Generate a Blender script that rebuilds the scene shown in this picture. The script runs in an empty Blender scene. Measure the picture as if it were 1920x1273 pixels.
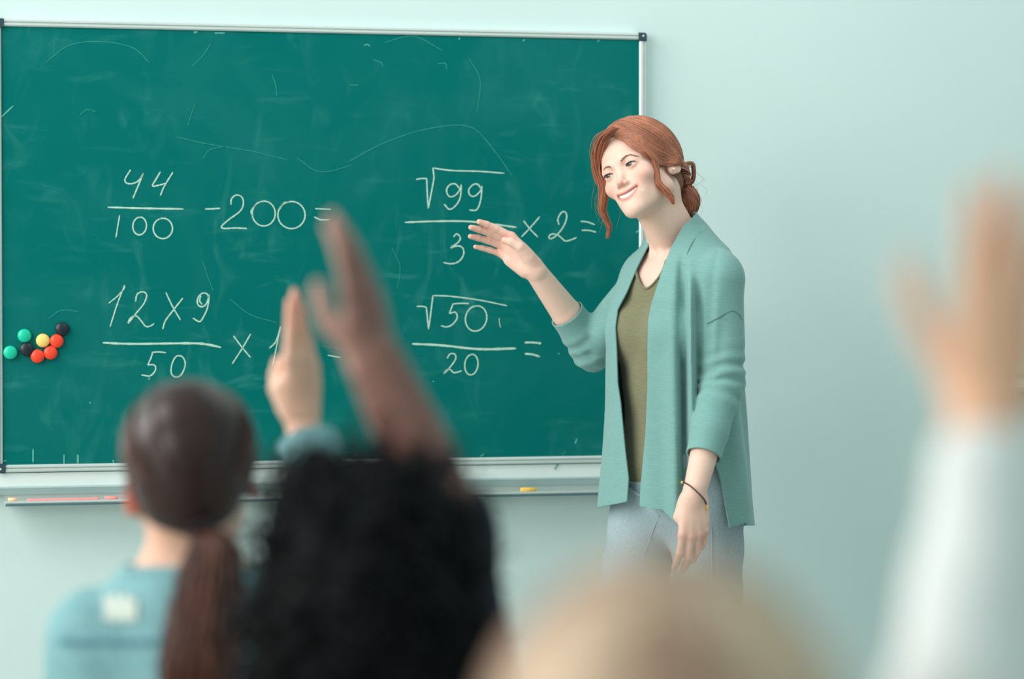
import bpy, math, random
import numpy as np
from mathutils import Vector, Matrix

# ------------------------------------------------------------------ camera, light, exposure
scene = bpy.context.scene
COL = scene.collection
CAMZ, FPX, TILT = 1.33, 5000.0, math.atan(110.5 / 5000.0)
cam_data = bpy.data.cameras.new('camera')
cam = bpy.data.objects.new('camera', cam_data)
COL.objects.link(cam)
cam.location = (0, 0, CAMZ)
cam.rotation_euler = (math.pi / 2 - TILT, 0, 0)
cam_data.sensor_width = 36.0
cam_data.lens = FPX / 1920.0 * 36.0
cam_data.clip_end = 60
cam_data.dof.use_dof = True
cam_data.dof.focus_distance = 5.74
cam_data.dof.aperture_fstop = 2.1
scene.camera = cam

world = bpy.data.worlds.new('daylight')
scene.world = world
world.use_nodes = True
bg = world.node_tree.nodes['Background']
bg.inputs[0].default_value = (0.72, 0.98, 0.95, 1)
bg.inputs[1].default_value = 0.525

def area_light(name, loc, aim, sx, sy, power, color):
    d = bpy.data.lights.new(name, 'AREA')
    d.shape = 'RECTANGLE'; d.size = sx; d.size_y = sy; d.energy = power; d.color = color
    o = bpy.data.objects.new(name, d)
    COL.objects.link(o)
    o.location = loc
    o.rotation_euler = (Vector(aim) - Vector(loc)).to_track_quat('-Z', 'Z').to_euler()
    return o
# the tall window on the left of the room
area_light('window_daylight', (-3.3, 3.9, 3.2), (-0.2, 6.0, 1.9), 3.4, 2.2, 150, (1.0, 0.965, 0.92))
# the lamp panel under the ceiling in front of the board
area_light('ceiling_lamp', (0.75, 5.0, 3.05), (0.95, 5.75, 1.6), 1.5, 0.5, 13, (1.0, 0.98, 0.94))
# a second window further back on the same side lights the pupils
area_light('window_daylight_rear', (-3.4, 0.2, 2.3), (0.2, 2.4, 1.0), 2.6, 2.2, 104, (1.0, 0.965, 0.92))

vs = scene.view_settings
vs.view_transform = 'Standard'; vs.look = 'None'; vs.gamma = 1.0; vs.exposure = 0.12
vs.use_curve_mapping = False

# ------------------------------------------------------------------ helpers
rng = np.random.default_rng(7)
CT, ST = math.cos(TILT), math.sin(TILT)

def px(x, y, Y):
    """the point of the room at distance Y seen at picture position (x, y)"""
    a, b = (x - 960.0) / FPX, (636.5 - y) / FPX
    d = np.array([a, CT + b * ST, -ST + b * CT])
    return np.array([0, 0, CAMZ]) + d * (Y / d[1])

def topx(P):
    P = np.asarray(P, float) - np.array([0, 0, CAMZ])
    dep = P[..., 1] * CT - P[..., 2] * ST
    up = P[..., 1] * ST + P[..., 2] * CT
    return 960 + FPX * P[..., 0] / dep, 636.5 - FPX * up / dep

def lin(r, g, b):
    f = lambda c: (c / 255 / 12.92) if c <= 10 else ((c / 255 + 0.055) / 1.055) ** 2.4
    return (f(r), f(g), f(b))

def material(name, color, rough=0.6, noise=None, bump=None, attr=None, spec=0.5, metal=0.0, sheen=0.0, stretch=(1, 1, 1), sss=0.0, rot=(0, 0, 0), coat=0.0):
    """noise=(scale, amount, detail); bump=(scale, strength, distance)"""
    m = bpy.data.materials.new(name); m.use_nodes = True
    nt = m.node_tree; N = nt.nodes; Lk = nt.links
    b = N['Principled BSDF']
    b.inputs['Roughness'].default_value = rough
    b.inputs['Specular IOR Level'].default_value = spec
    b.inputs['Metallic'].default_value = metal
    b.inputs['Sheen Weight'].default_value = sheen
    b.inputs['Coat Weight'].default_value = coat
    if sss:
        b.inputs['Subsurface Weight'].default_value = sss
        b.inputs['Subsurface Radius'].default_value = (1.0, 0.35, 0.2)
        b.inputs['Subsurface Scale'].default_value = 0.006
    col = None
    if attr:
        a = N.new('ShaderNodeAttribute'); a.attribute_name = attr; col = a.outputs['Color']
    tc = N.new('ShaderNodeTexCoord'); mp = N.new('ShaderNodeMapping')
    mp.inputs['Scale'].default_value = stretch; mp.inputs['Rotation'].default_value = rot
    Lk.new(tc.outputs['Object'], mp.inputs['Vector'])
    if noise:
        n = N.new('ShaderNodeTexNoise'); n.inputs['Scale'].default_value = noise[0]
        n.inputs['Detail'].default_value = noise[2] if len(noise) > 2 else 4
        Lk.new(mp.outputs[0], n.inputs['Vector'])
        mr = N.new('ShaderNodeMapRange')
        mr.inputs['From Min'].default_value = 0.25; mr.inputs['From Max'].default_value = 0.75
        mr.inputs['To Min'].default_value = 1 - noise[1]; mr.inputs['To Max'].default_value = 1 + noise[1]
        Lk.new(n.outputs[0], mr.inputs[0])
        mx = N.new('ShaderNodeVectorMath'); mx.operation = 'SCALE'
        if col is not None: Lk.new(col, mx.inputs[0])
        else: mx.inputs[0].default_value = color
        Lk.new(mr.outputs[0], mx.inputs['Scale'])
        Lk.new(mx.outputs[0], b.inputs['Base Color'])
    elif col is not None:
        Lk.new(col, b.inputs['Base Color'])
    else:
        b.inputs['Base Color'].default_value = (*color, 1)
    if bump:
        n2 = N.new('ShaderNodeTexNoise'); n2.inputs['Scale'].default_value = bump[0]; n2.inputs['Detail'].default_value = 3
        Lk.new(mp.outputs[0], n2.inputs['Vector'])
        bp = N.new('ShaderNodeBump'); bp.inputs['Strength'].default_value = bump[1]; bp.inputs['Distance'].default_value = bump[2]
        Lk.new(n2.outputs[0], bp.inputs['Height']); Lk.new(bp.outputs[0], b.inputs['Normal'])
    return m

def mesh_fast(name, V, F, colors=None, smooth=True):
    V = np.ascontiguousarray(V, np.float32); F = np.ascontiguousarray(F, np.int32)
    me = bpy.data.meshes.new(name)
    n, k = F.shape
    me.vertices.add(len(V)); me.vertices.foreach_set('co', V.ravel())
    me.loops.add(n * k); me.loops.foreach_set('vertex_index', F.ravel())
    me.polygons.add(n); me.polygons.foreach_set('loop_start', np.arange(0, n * k, k, dtype=np.int32))
    me.update(calc_edges=True)
    me.polygons.foreach_set('use_smooth', np.full(n, smooth, dtype=bool))
    if colors is not None:
        at = me.color_attributes.new('tint', 'FLOAT_COLOR', 'POINT')
        c4 = np.ones((len(V), 4), np.float32); c4[:, :3] = colors
        at.data.foreach_set('color', c4.ravel())
    me.update()
    return me

def obj(name, me, mat, parent=None, label=None, cat=None, group=None, kind=None):
    if not isinstance(me, bpy.types.Mesh):
        V, F = me[0], me[1]
        me = mesh_fast(name, V, F, me[2] if len(me) > 2 else None)
    o = bpy.data.objects.new(name, me); COL.objects.link(o)
    if mat is not None and not me.materials: me.materials.append(mat)
    if parent is not None:
        o.parent = parent; o.matrix_parent_inverse = parent.matrix_world.inverted()
    for k, v in (('label', label), ('category', cat), ('group', group), ('kind', kind)):
        if v: o[k] = v
    return o

def empty(name, loc, label=None, cat=None, group=None, kind=None):
    o = bpy.data.objects.new(name, None); COL.objects.link(o)
    o.location = loc; o.empty_display_size = 0.1
    o.matrix_world = Matrix.Translation(Vector(loc))
    for k, v in (('label', label), ('category', cat), ('group', group), ('kind', kind)):
        if v: o[k] = v
    return o

def joinm(*ms):
    V = []; F = []; o = 0
    for m in ms:
        V.append(np.asarray(m[0], float)); F.append(np.asarray(m[1]) + o); o += len(m[0])
    return np.concatenate(V), np.concatenate(F)

def box_mesh(lo, hi, bevel=0.0):
    """bevelled box as a polygon mesh (bmesh)"""
    import bmesh
    bm = bmesh.new(); bmesh.ops.create_cube(bm, size=1)
    lo, hi = Vector(lo), Vector(hi)
    for v in bm.verts: v.co = Vector([(lo[i] + hi[i]) / 2 + v.co[i] * (hi[i] - lo[i]) for i in range(3)])
    if bevel: bmesh.ops.bevel(bm, geom=bm.edges[:], offset=bevel, segments=2, affect='EDGES', profile=0.6)
    me = bpy.data.meshes.new('box'); bm.to_mesh(me); bm.free()
    return me

def profile_mesh(profile, x0, x1):
    """extrude a closed (y, z) profile along x"""
    n = len(profile)
    V = [(x0, p[0], p[1]) for p in profile] + [(x1, p[0], p[1]) for p in profile]
    F = [(i, (i + 1) % n, n + (i + 1) % n, n + i) for i in range(n)]
    me = bpy.data.meshes.new('profile')
    me.from_pydata(V, [], F + [tuple(range(n))[::-1], tuple(range(n, 2 * n))])
    me.update()
    return me

# ------------------------------------------------------------------ signed-distance modelling
def rc(a, b, ra, rb, k=0.01, op='u'): return ('rc', np.asarray(a, float), np.asarray(b, float), ra, rb, k, op)
def el(c, r, k=0.01, op='u', R=None): return ('el', np.asarray(c, float), np.asarray(r, float), np.eye(3) if R is None else np.asarray(R, float), None, k, op)
def fn(f, k=0.001, op='s'): return ('fn', f, None, None, None, k, op)
def xf(prims, R, t, s=1.0):
    out = []
    R = np.asarray(R, float); t = np.asarray(t, float)
    for p in prims:
        if p[0] == 'rc': out.append(('rc', R @ (p[1] * s) + t, R @ (p[2] * s) + t, p[3] * s, p[4] * s, p[5] * s, p[6]))
        elif p[0] == 'el': out.append(('el', R @ (p[1] * s) + t, p[2] * s, R @ p[3], None, p[5] * s, p[6]))
        else:
            f = p[1]
            out.append(('fn', (lambda P, f=f: f(((P - t) @ R) / s) * s), None, None, None, p[5] * s, p[6]))
    return out
def grow(prims, d): # inflate
    return [('rc', p[1], p[2], p[3] + d, p[4] + d, p[5], p[6]) if p[0] == 'rc' else ('el', p[1], p[2] + d, p[3], None, p[5], p[6]) for p in prims if p[6] == 'u' and p[0] != 'fn']
def pd(p, P):
    if p[0] == 'rc':
        ba = p[2] - p[1]; pa = P - p[1]
        t = np.clip((pa @ ba) / max(ba @ ba, 1e-12), 0, 1)
        q = pa - t[..., None] * ba
        return np.sqrt((q * q).sum(-1)) - (p[3] + (p[4] - p[3]) * t)
    if p[0] == 'el':
        q = (P - p[1]) @ p[3]
        a = q / p[2]; k0 = np.sqrt((a * a).sum(-1)) + 1e-9
        b = q / (p[2] ** 2); k1 = np.sqrt((b * b).sum(-1)) + 1e-9
        return k0 * (k0 - 1) / k1
    return p[1](P)
def fold(D, d, k, op):
    if op == 's':
        if D is None: return None
        d = -d; h = np.maximum(k - np.abs(D - d), 0) / k
        return np.maximum(D, d) + h * h * k * 0.25
    if D is None: return d
    h = np.maximum(k - np.abs(D - d), 0) / k
    return np.minimum(D, d) - h * h * k * 0.25
def sdf(prims, P):
    D = None
    for p in prims: D = fold(D, pd(p, P), p[5], p[6])
    return D
def surface(prims, lo, hi, h, field=None, lipf=1.0, B=12):
    """surface nets of the folded primitives (or of a free field) inside a box; returns verts, quads"""
    lo = np.asarray(lo, float); hi = np.asarray(hi, float)
    nb = np.maximum(np.ceil((hi - lo) / (h * B)).astype(int), 1)
    n = nb * B
    V = np.ones(n, np.float32)
    bi = np.stack(np.meshgrid(*[np.arange(k) for k in nb], indexing='ij'), -1).reshape(-1, 3)
    cen = lo + (bi * B + (B - 1) / 2) * h
    hd = math.sqrt(3) / 2 * B * h
    off = np.stack(np.meshgrid(*[np.arange(B)] * 3, indexing='ij'), -1).reshape(-1, 3) * h
    if field is None:
        DC = np.stack([pd(p, cen) for p in prims])
        D = None
        for p, d in zip(prims, DC): D = fold(D, d, p[5], p[6])
        isu = np.array([p[6] == 'u' for p in prims])
        DU = np.where(isu[:, None], DC, 1e9); dmin = DU.min(0)
        ks = np.array([p[5] for p in prims])[:, None]
        keep = np.where(isu[:, None], DC < dmin + 2.2 * hd + ks, DC < 1.6 * hd + ks)
        act = (np.abs(D) < hd * 1.25 + 0.012) | (np.abs(dmin) < hd * 1.1)
    else:
        D = field(cen); act = np.abs(D) < hd * lipf * 1.3 + 0.01
    sgn = np.where(D < 0, -1.0, 1.0)
    for q in range(len(bi)):
        i, j, k = bi[q] * B
        if not act[q]:
            if sgn[q] < 0: V[i:i + B, j:j + B, k:k + B] = -1
            continue
        P = lo + bi[q] * B * h + off
        if field is None:
            d = None
            for w in np.nonzero(keep[:, q])[0]:
                p = prims[w]; d = fold(d, pd(p, P), p[5], p[6])
            if d is None: continue
        else: d = field(P)
        V[i:i + B, j:j + B, k:k + B] = d.reshape(B, B, B)
    return nets(V, lo, h)
def nets(V, lo, h):
    S = V < 0
    c = np.zeros(tuple(np.array(V.shape) - 1), np.int8)
    for dx in (0, 1):
        for dy in (0, 1):
            for dz in (0, 1):
                c += S[dx:S.shape[0] - 1 + dx, dy:S.shape[1] - 1 + dy, dz:S.shape[2] - 1 + dz]
    A = np.argwhere((c > 0) & (c < 8))
    idx = np.full(c.shape, -1, np.int32); idx[tuple(A.T)] = np.arange(len(A))
    cor = [(x, y, z) for x in (0, 1) for y in (0, 1) for z in (0, 1)]
    val = np.stack([V[A[:, 0] + a, A[:, 1] + b, A[:, 2] + d] for a, b, d in cor], 1)
    acc = np.zeros((len(A), 3)); cnt = np.zeros(len(A))
    for a in range(8):
        for b in range(a + 1, 8):
            ca, cb = np.array(cor[a]), np.array(cor[b])
            if np.abs(ca - cb).sum() != 1: continue
            m = (val[:, a] < 0) != (val[:, b] < 0)
            t = np.where(m, val[:, a] / np.where(m, val[:, a] - val[:, b], 1), 0)
            acc += np.where(m[:, None], ca + t[:, None] * (cb - ca), 0); cnt += m
    VV = lo + (A + acc / cnt[:, None]) * h
    Q = []
    for ax in range(3):
        o1, o2 = [(1, 2), (2, 0), (0, 1)][ax]
        s0 = [slice(None)] * 3; s1 = [slice(None)] * 3
        s0[ax] = slice(0, -1); s1[ax] = slice(1, None)
        a, b = S[tuple(s0)], S[tuple(s1)]
        E = np.argwhere(a != b)
        ok = (E[:, o1] > 0) & (E[:, o2] > 0) & (E[:, o1] < V.shape[o1] - 1) & (E[:, o2] < V.shape[o2] - 1)
        E = E[ok]
        if not len(E): continue
        inside = a[tuple(E.T)]
        e1 = np.zeros(3, int); e1[o1] = 1; e2 = np.zeros(3, int); e2[o2] = 1
        q = np.stack([idx[tuple((E - e1 - e2).T)], idx[tuple((E - e2).T)], idx[tuple(E.T)], idx[tuple((E - e1).T)]], 1)
        q = np.where(inside[:, None], q, q[:, ::-1])
        Q.append(q)
    Q = np.concatenate(Q)
    Q = Q[(Q >= 0).all(1)]
    return VV, Q
def tri(Q): return np.concatenate([Q[:, [0, 1, 2]], Q[:, [0, 2, 3]]])
def clip(V, T, g):
    """keep the part of a triangle mesh where g < 0, cut along g = 0"""
    g = np.where(np.abs(g) < 1e-9, 1e-9, g)
    s = g < 0; n = s[T].sum(1)
    keep = [T[n == 3]]
    newV = []; base = len(V)
    for want in (1, 2):
        X = T[n == want]
        if not len(X): continue
        flag = s[X] if want == 1 else ~s[X]
        r = flag.argmax(1); ar = np.arange(len(X))
        a, b, c = X[ar, r], X[ar, (r + 1) % 3], X[ar, (r + 2) % 3]
        tb = g[a] / (g[a] - g[b]); tc = g[a] / (g[a] - g[c])
        pb = V[a] + tb[:, None] * (V[b] - V[a]); pc = V[a] + tc[:, None] * (V[c] - V[a])
        ib = base + np.arange(len(X)); ic = ib + len(X); base += 2 * len(X)
        newV += [pb, pc]
        if want == 1: keep.append(np.stack([a, ib, ic], 1))
        else: keep += [np.stack([ib, b, c], 1), np.stack([ib, c, ic], 1)]
    V = np.concatenate([V] + newV) if newV else V
    F = np.concatenate(keep)
    # weld duplicates on the cut, drop unused
    key = np.round(V * 2e5).astype(np.int64)
    _, first, inv = np.unique(key, axis=0, return_index=True, return_inverse=True)
    F = inv.reshape(-1)[F]; V = V[first]
    F = F[(F[:, 0] != F[:, 1]) & (F[:, 1] != F[:, 2]) & (F[:, 0] != F[:, 2])]
    used = np.unique(F); m = np.full(len(V), -1); m[used] = np.arange(len(used))
    return V[used], m[F]
def spline(pts, n):
    """Catmull-Rom through points, n samples"""
    P = np.asarray(pts, float)
    if len(P) == 2: return P[0] + np.linspace(0, 1, n)[:, None] * (P[1] - P[0])
    Q = np.concatenate([[2 * P[0] - P[1]], P, [2 * P[-1] - P[-2]]])
    d = np.sqrt((np.diff(P, axis=0) ** 2).sum(1)) ** 0.7; s = np.concatenate([[0], np.cumsum(d)])
    u = np.linspace(0, s[-1], n); i = np.clip(np.searchsorted(s, u, side='right') - 1, 0, len(P) - 2)
    t = ((u - s[i]) / np.maximum(d[i], 1e-9))[:, None]
    p0, p1, p2, p3 = Q[i], Q[i + 1], Q[i + 2], Q[i + 3]
    return 0.5 * (2 * p1 + (p2 - p0) * t + (2 * p0 - 5 * p1 + 4 * p2 - p3) * t ** 2 + (3 * p1 - p0 - 3 * p2 + p3) * t ** 3)
def tubes(paths, rad, sides=4, flat=1.0):
    """many polylines with the same point count -> one tube mesh. paths (n, m, 3), rad (n, m)"""
    Pp = np.asarray(paths, float); n, m, _ = Pp.shape
    rad = np.broadcast_to(np.asarray(rad, float), (n, m))
    T = np.gradient(Pp, axis=1); T /= np.linalg.norm(T, axis=2, keepdims=True) + 1e-12
    ref = np.array([0.31, 0.17, 0.93]); ref = np.where(np.abs(T @ ref)[..., None] > 0.92, np.array([0.9, 0.3, -0.2]), ref)
    A = np.cross(T, ref); A /= np.linalg.norm(A, axis=2, keepdims=True) + 1e-12
    Bn = np.cross(T, A)
    an = np.arange(sides) * 2 * math.pi / sides
    ring = Pp[:, :, None, :] + rad[:, :, None, None] * (np.cos(an)[:, None] * A[:, :, None, :] + flat * np.sin(an)[:, None] * Bn[:, :, None, :])
    V = ring.reshape(-1, 3)
    i = np.arange(n)[:, None, None] * m * sides; j = np.arange(m - 1)[None, :, None] * sides; k = np.arange(sides)[None, None, :]
    k2 = (k + 1) % sides
    F = np.stack([i + j + k, i + j + k2, i + j + sides + k2, i + j + sides + k], -1).reshape(-1, 4)
    return V, F
def rotz(d): d = math.radians(d); return np.array([[math.cos(d), -math.sin(d), 0], [math.sin(d), math.cos(d), 0], [0, 0, 1]])
def roty(d): d = math.radians(d); return np.array([[math.cos(d), 0, math.sin(d)], [0, 1, 0], [-math.sin(d), 0, math.cos(d)]])
def rotx(d): d = math.radians(d); return np.array([[1, 0, 0], [0, math.cos(d), -math.sin(d)], [0, math.sin(d), math.cos(d)]])
def frame(zdir, ydir):
    """rotation whose z axis is zdir and whose y axis is close to ydir"""
    z = np.asarray(zdir, float); z = z / np.linalg.norm(z)
    y = np.asarray(ydir, float); y = y - (y @ z) * z; y /= np.linalg.norm(y)
    return np.stack([np.cross(y, z), y, z], 1)
# ------------------------------------------------------------------ the room
M_wall = material('mint_wall_paint', (0.610, 0.752, 0.742), 0.85, noise=(3.0, 0.012, 2), bump=(220, 0.08, 0.002))
M_floor = material('beige_linoleum', (0.42, 0.40, 0.36), 0.5, noise=(6, 0.08, 4))
M_alu = material('satin_aluminium', (0.66, 0.73, 0.71), 0.42, metal=0.35, noise=(40, 0.03, 2), stretch=(0.05, 1, 1))
M_lightalu = material('white_lacquered_metal', (0.74, 0.82, 0.80), 0.45, noise=(20, 0.01, 2))
M_greyalu = material('grey_lacquered_metal', (0.36, 0.48, 0.48), 0.5, noise=(20, 0.03, 2))
M_bracket = material('dark_plastic', lin(38, 66, 78), 0.45, noise=(60, 0.1, 2))
M_screw = material('bright_screw', (0.85, 0.88, 0.9), 0.3, metal=0.6, noise=(90, 0.05, 2))

WA = np.array([px(-8, 526, 5.870)[0], 5.870]); WB = np.array([px(1212, 526, 6.213)[0], 6.213])   # board ends on the wall, plan
WU = (WB - WA) / np.linalg.norm(WB - WA)           # along the wall
WN = np.array([WU[1], -WU[0]])                      # out of the wall, towards the class
BW = np.linalg.norm(WB - WA)                        # board width
wall_ang = math.atan2(WU[1], WU[0])
FACE = 0.026                                        # frame face stands this far off the wall
def wall_to_world(u, d, z):
    p = WA + WU * u + WN * (d - FACE)
    return np.array([p[0], p[1], z])
def wall_uv(x, y, d=0.02):
    """picture position -> (u, z) on the plane d off the wall"""
    a, b = (x - 960.0) / FPX, (636.5 - y) / FPX
    D = np.array([a, CT + b * ST, -ST + b * CT]); O = np.array([0, 0, CAMZ])
    p0 = wall_to_world(0, d, 0)[:2]
    t = ((p0 - O[:2]) @ WN) / (D[:2] @ WN)
    P = O + D * t
    return (P[:2] - WA) @ WU, P[2]
WALL_M = Matrix.Translation(Vector(wall_to_world(0, 0, 0))) @ Matrix.Rotation(wall_ang, 4, 'Z')
# in wall space: x along the wall, -y towards the class, z up
def on_wall(o): o.matrix_world = WALL_M @ o.matrix_world; return o

w = obj('wall_back', box_mesh((-3.2, 0, 0), (5.2, 0.12, 3.1)), M_wall, kind='structure'); w.matrix_world = WALL_M
fl = obj('floor', box_mesh((-5, -1.2, -0.08), (5, 8.2, 0)), M_floor, kind='structure')

# chalkboard --------------------------------------------------------
zt, zb = wall_uv(4, 34.5, FACE)[1], wall_uv(4, 886, FACE)[1]
FW = 0.0165
def board_material():
    m = bpy.data.materials.new('green_chalkboard'); m.use_nodes = True
    nt = m.node_tree; N = nt.nodes; L = nt.links; b = N['Principled BSDF']
    b.inputs['Roughness'].default_value = 0.75; b.inputs['Specular IOR Level'].default_value = 0.05
    tc = N.new('ShaderNodeTexCoord')
    def noise(scale, detail, st, rot=(0, 0, 0), dist=0.0):
        mp = N.new('ShaderNodeMapping'); mp.inputs['Scale'].default_value = st; mp.inputs['Rotation'].default_value = rot
        L.new(tc.outputs['Object'], mp.inputs[0])
        n = N.new('ShaderNodeTexNoise'); n.inputs['Scale'].default_value = scale; n.inputs['Detail'].default_value = detail
        n.inputs['Distortion'].default_value = dist
        L.new(mp.outputs[0], n.inputs['Vector']); return n.outputs[0]
    def ramp(s, a, bb, lo, hi):
        r = N.new('ShaderNodeMapRange'); r.interpolation_type = 'SMOOTHSTEP'
        for k, v in zip(('From Min', 'From Max', 'To Min', 'To Max'), (a, bb, lo, hi)): r.inputs[k].default_value = v
        L.new(s, r.inputs[0]); return r.outputs[0]
    def add(a, c, op='ADD'):
        x = N.new('ShaderNodeMath'); x.operation = op; L.new(a, x.inputs[0])
        if isinstance(c, float): x.inputs[1].default_value = c
        else: L.new(c, x.inputs[1])
        return x.outputs[0]
    haze = ramp(noise(3.2, 3, (1, 1, 1), dist=1.2), 0.4, 0.75, 0.0, 0.022)
    wipe = ramp(noise(9, 5, (1.2, 1, 0.6), dist=1.6), 0.50, 0.85, 0.0, 0.12)
    wipe2 = ramp(noise(16, 6, (0.5, 1, 2.2), (0, 0.7, 0), 0.5), 0.55, 0.85, 0.0, 0.11)
    speck = ramp(noise(120, 2, (1, 1, 1)), 0.74, 0.80, 0.0, 0.35)
    mask = ramp(noise(2.1, 2, (1, 1, 1), dist=0.6), 0.42, 0.62, 0.25, 1.0)
    dust = add(add(haze, add(add(wipe, wipe2), mask, 'MULTIPLY')), add(speck, add(mask, 0.25, 'MULTIPLY'), 'MULTIPLY'))
    mx = N.new('ShaderNodeMix'); mx.data_type = 'RGBA'
    mx.inputs[6].default_value = (0.0004, 0.142, 0.131, 1); mx.inputs[7].default_value = (0.22, 0.72, 0.66, 1)
    L.new(dust, mx.inputs[0]); L.new(mx.outputs[2], b.inputs['Base Color'])
    return m
M_board = board_material()
board = empty('chalkboard', wall_to_world(BW / 2, 0, zb), 'green chalkboard with chalked fractions and aluminium frame on the wall', 'chalkboard')
def wpart(name, me, mat, parent, **kw):
    o = obj(name, me, mat, None, **kw); o.matrix_world = WALL_M
    o.parent = parent; o.matrix_parent_inverse = parent.matrix_world.inverted()
    return o
wpart('writing_surface', box_mesh((0.006, -0.020, zb + 0.006), (BW - 0.006, -0.004, zt - 0.006)), M_board, board)
SD = 0.020  # writing surface distance
def rail(x0, x1, z0, z1, horiz):
    # extruded profile with a groove
    if horiz:
        hgt = z1 - z0
        pr = [(0, z0), (-FACE + 0.003, z0), (-FACE, z0 + 0.003), (-FACE, z0 + hgt * 0.45), (-FACE + 0.004, z0 + hgt * 0.5), (-FACE + 0.004, z0 + hgt * 0.58), (-FACE, z0 + hgt * 0.63), (-FACE, z1 - 0.003), (-FACE + 0.003, z1), (0, z1)]
        return profile_mesh(pr, x0, x1)
    hgt = x1 - x0
    pr = [(0, x0), (-FACE + 0.003, x0), (-FACE, x0 + 0.003), (-FACE, x0 + hgt * 0.55), (-FACE + 0.004, x0 + hgt * 0.6), (-FACE + 0.004, x0 + hgt * 0.68), (-FACE, x0 + hgt * 0.73), (-FACE, x1 - 0.003), (-FACE + 0.003, x1), (0, x1)]
    me = profile_mesh(pr, z0, z1)
    for v in me.vertices: v.co = (v.co.z, v.co.y, v.co.x)
    me.flip_normals()
    return me
CB = 0.0195
wpart('frame_rail', rail(CB, BW - CB, zt - FW, zt, True), M_alu, board)
wpart('frame_rail', rail(CB, BW - CB, zb, zb + FW, True), M_alu, board)
wpart('frame_rail', rail(0, FW * 0.85, zb + CB, zt - CB, False), M_alu, board)
wpart('frame_rail', rail(BW - FW, BW, zb + CB, zt - CB, False), M_alu, board)
import bmesh
def bracket_mesh(cx, cz, sx, sz):
    pts = []
    R = 0.006
    a = CB
    outline = [(0, a), (0, R)] + [(R - R * math.sin(t), R - R * math.cos(t)) for t in np.linspace(math.pi / 2, 0, 6)[1:-1]] + [(R, 0), (a, 0), (a, a)]
    pts = [(cx + sx * p[0], cz + sz * p[1]) for p in outline]
    n = len(pts); d0, d1 = 0.0, -0.029
    V = [(p[0], d0, p[1]) for p in pts] + [(p[0], d1, p[1]) for p in pts]
    F = [(i, (i + 1) % n, n + (i + 1) % n, n + i) for i in range(n)] + [tuple(range(n)), tuple(range(2 * n - 1, n - 1, -1))]
    me = bpy.data.meshes.new('bracket'); me.from_pydata(V, [], F)
    bm = bmesh.new(); bm.from_mesh(me); bmesh.ops.recalc_face_normals(bm, faces=bm.faces[:])
    bmesh.ops.bevel(bm, geom=[e for e in bm.edges if all(v.co.y < -0.02 for v in e.verts)], offset=0.0012, segments=2, affect='EDGES')
    bm.to_mesh(me); bm.free(); return me
def dome_mesh(r, hgt, seg=24, rings=7, skirt=0.0, loc=(0, 0, 0)):
    """round button: axis towards -y"""
    V = []; F = []
    prof = [(r * 0.93, 0), (r, -skirt * 0.3), (r, -skirt)] + [(r * math.cos(t), -skirt - (hgt - skirt) * math.sin(t)) for t in np.linspace(0, math.pi / 2, rings)[1:-1]]
    for (rr, y) in prof:
        for s in range(seg):
            a = 2 * math.pi * s / seg; V.append((loc[0] + rr * math.cos(a), loc[1] + y, loc[2] + rr * math.sin(a)))
    for i in range(len(prof) - 1):
        for s in range(seg): F.append((i * seg + s, (i + 1) * seg + s, (i + 1) * seg + (s + 1) % seg, i * seg + (s + 1) % seg))
    V.append((loc[0], loc[1] - hgt, loc[2])); t = len(V) - 1; l = (len(prof) - 1) * seg
    for s in range(seg): F.append((l + s, t, l + (s + 1) % seg))
    F.append(tuple(range(seg)))
    me = bpy.data.meshes.new('dome'); me.from_pydata(V, [], [f[::-1] for f in F])
    bm = bmesh.new(); bm.from_mesh(me); bmesh.ops.recalc_face_normals(bm, faces=bm.faces[:]); bm.to_mesh(me); bm.free()
    me.shade_smooth(); return me
for (cx, cz, sx, sz) in ((0, zt, 1, -1), (BW, zt, -1, -1), (0, zb, 1, 1), (BW, zb, -1, 1)):
    b = wpart('corner_bracket', bracket_mesh(cx, cz, sx, sz), M_bracket, board, label='dark plastic corner bracket')
    wpart('screw', dome_mesh(0.0024, 0.0012, 12, 4, loc=(cx + sx * 0.0085, -0.029, cz + sz * 0.0075)), M_screw, b)

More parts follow.
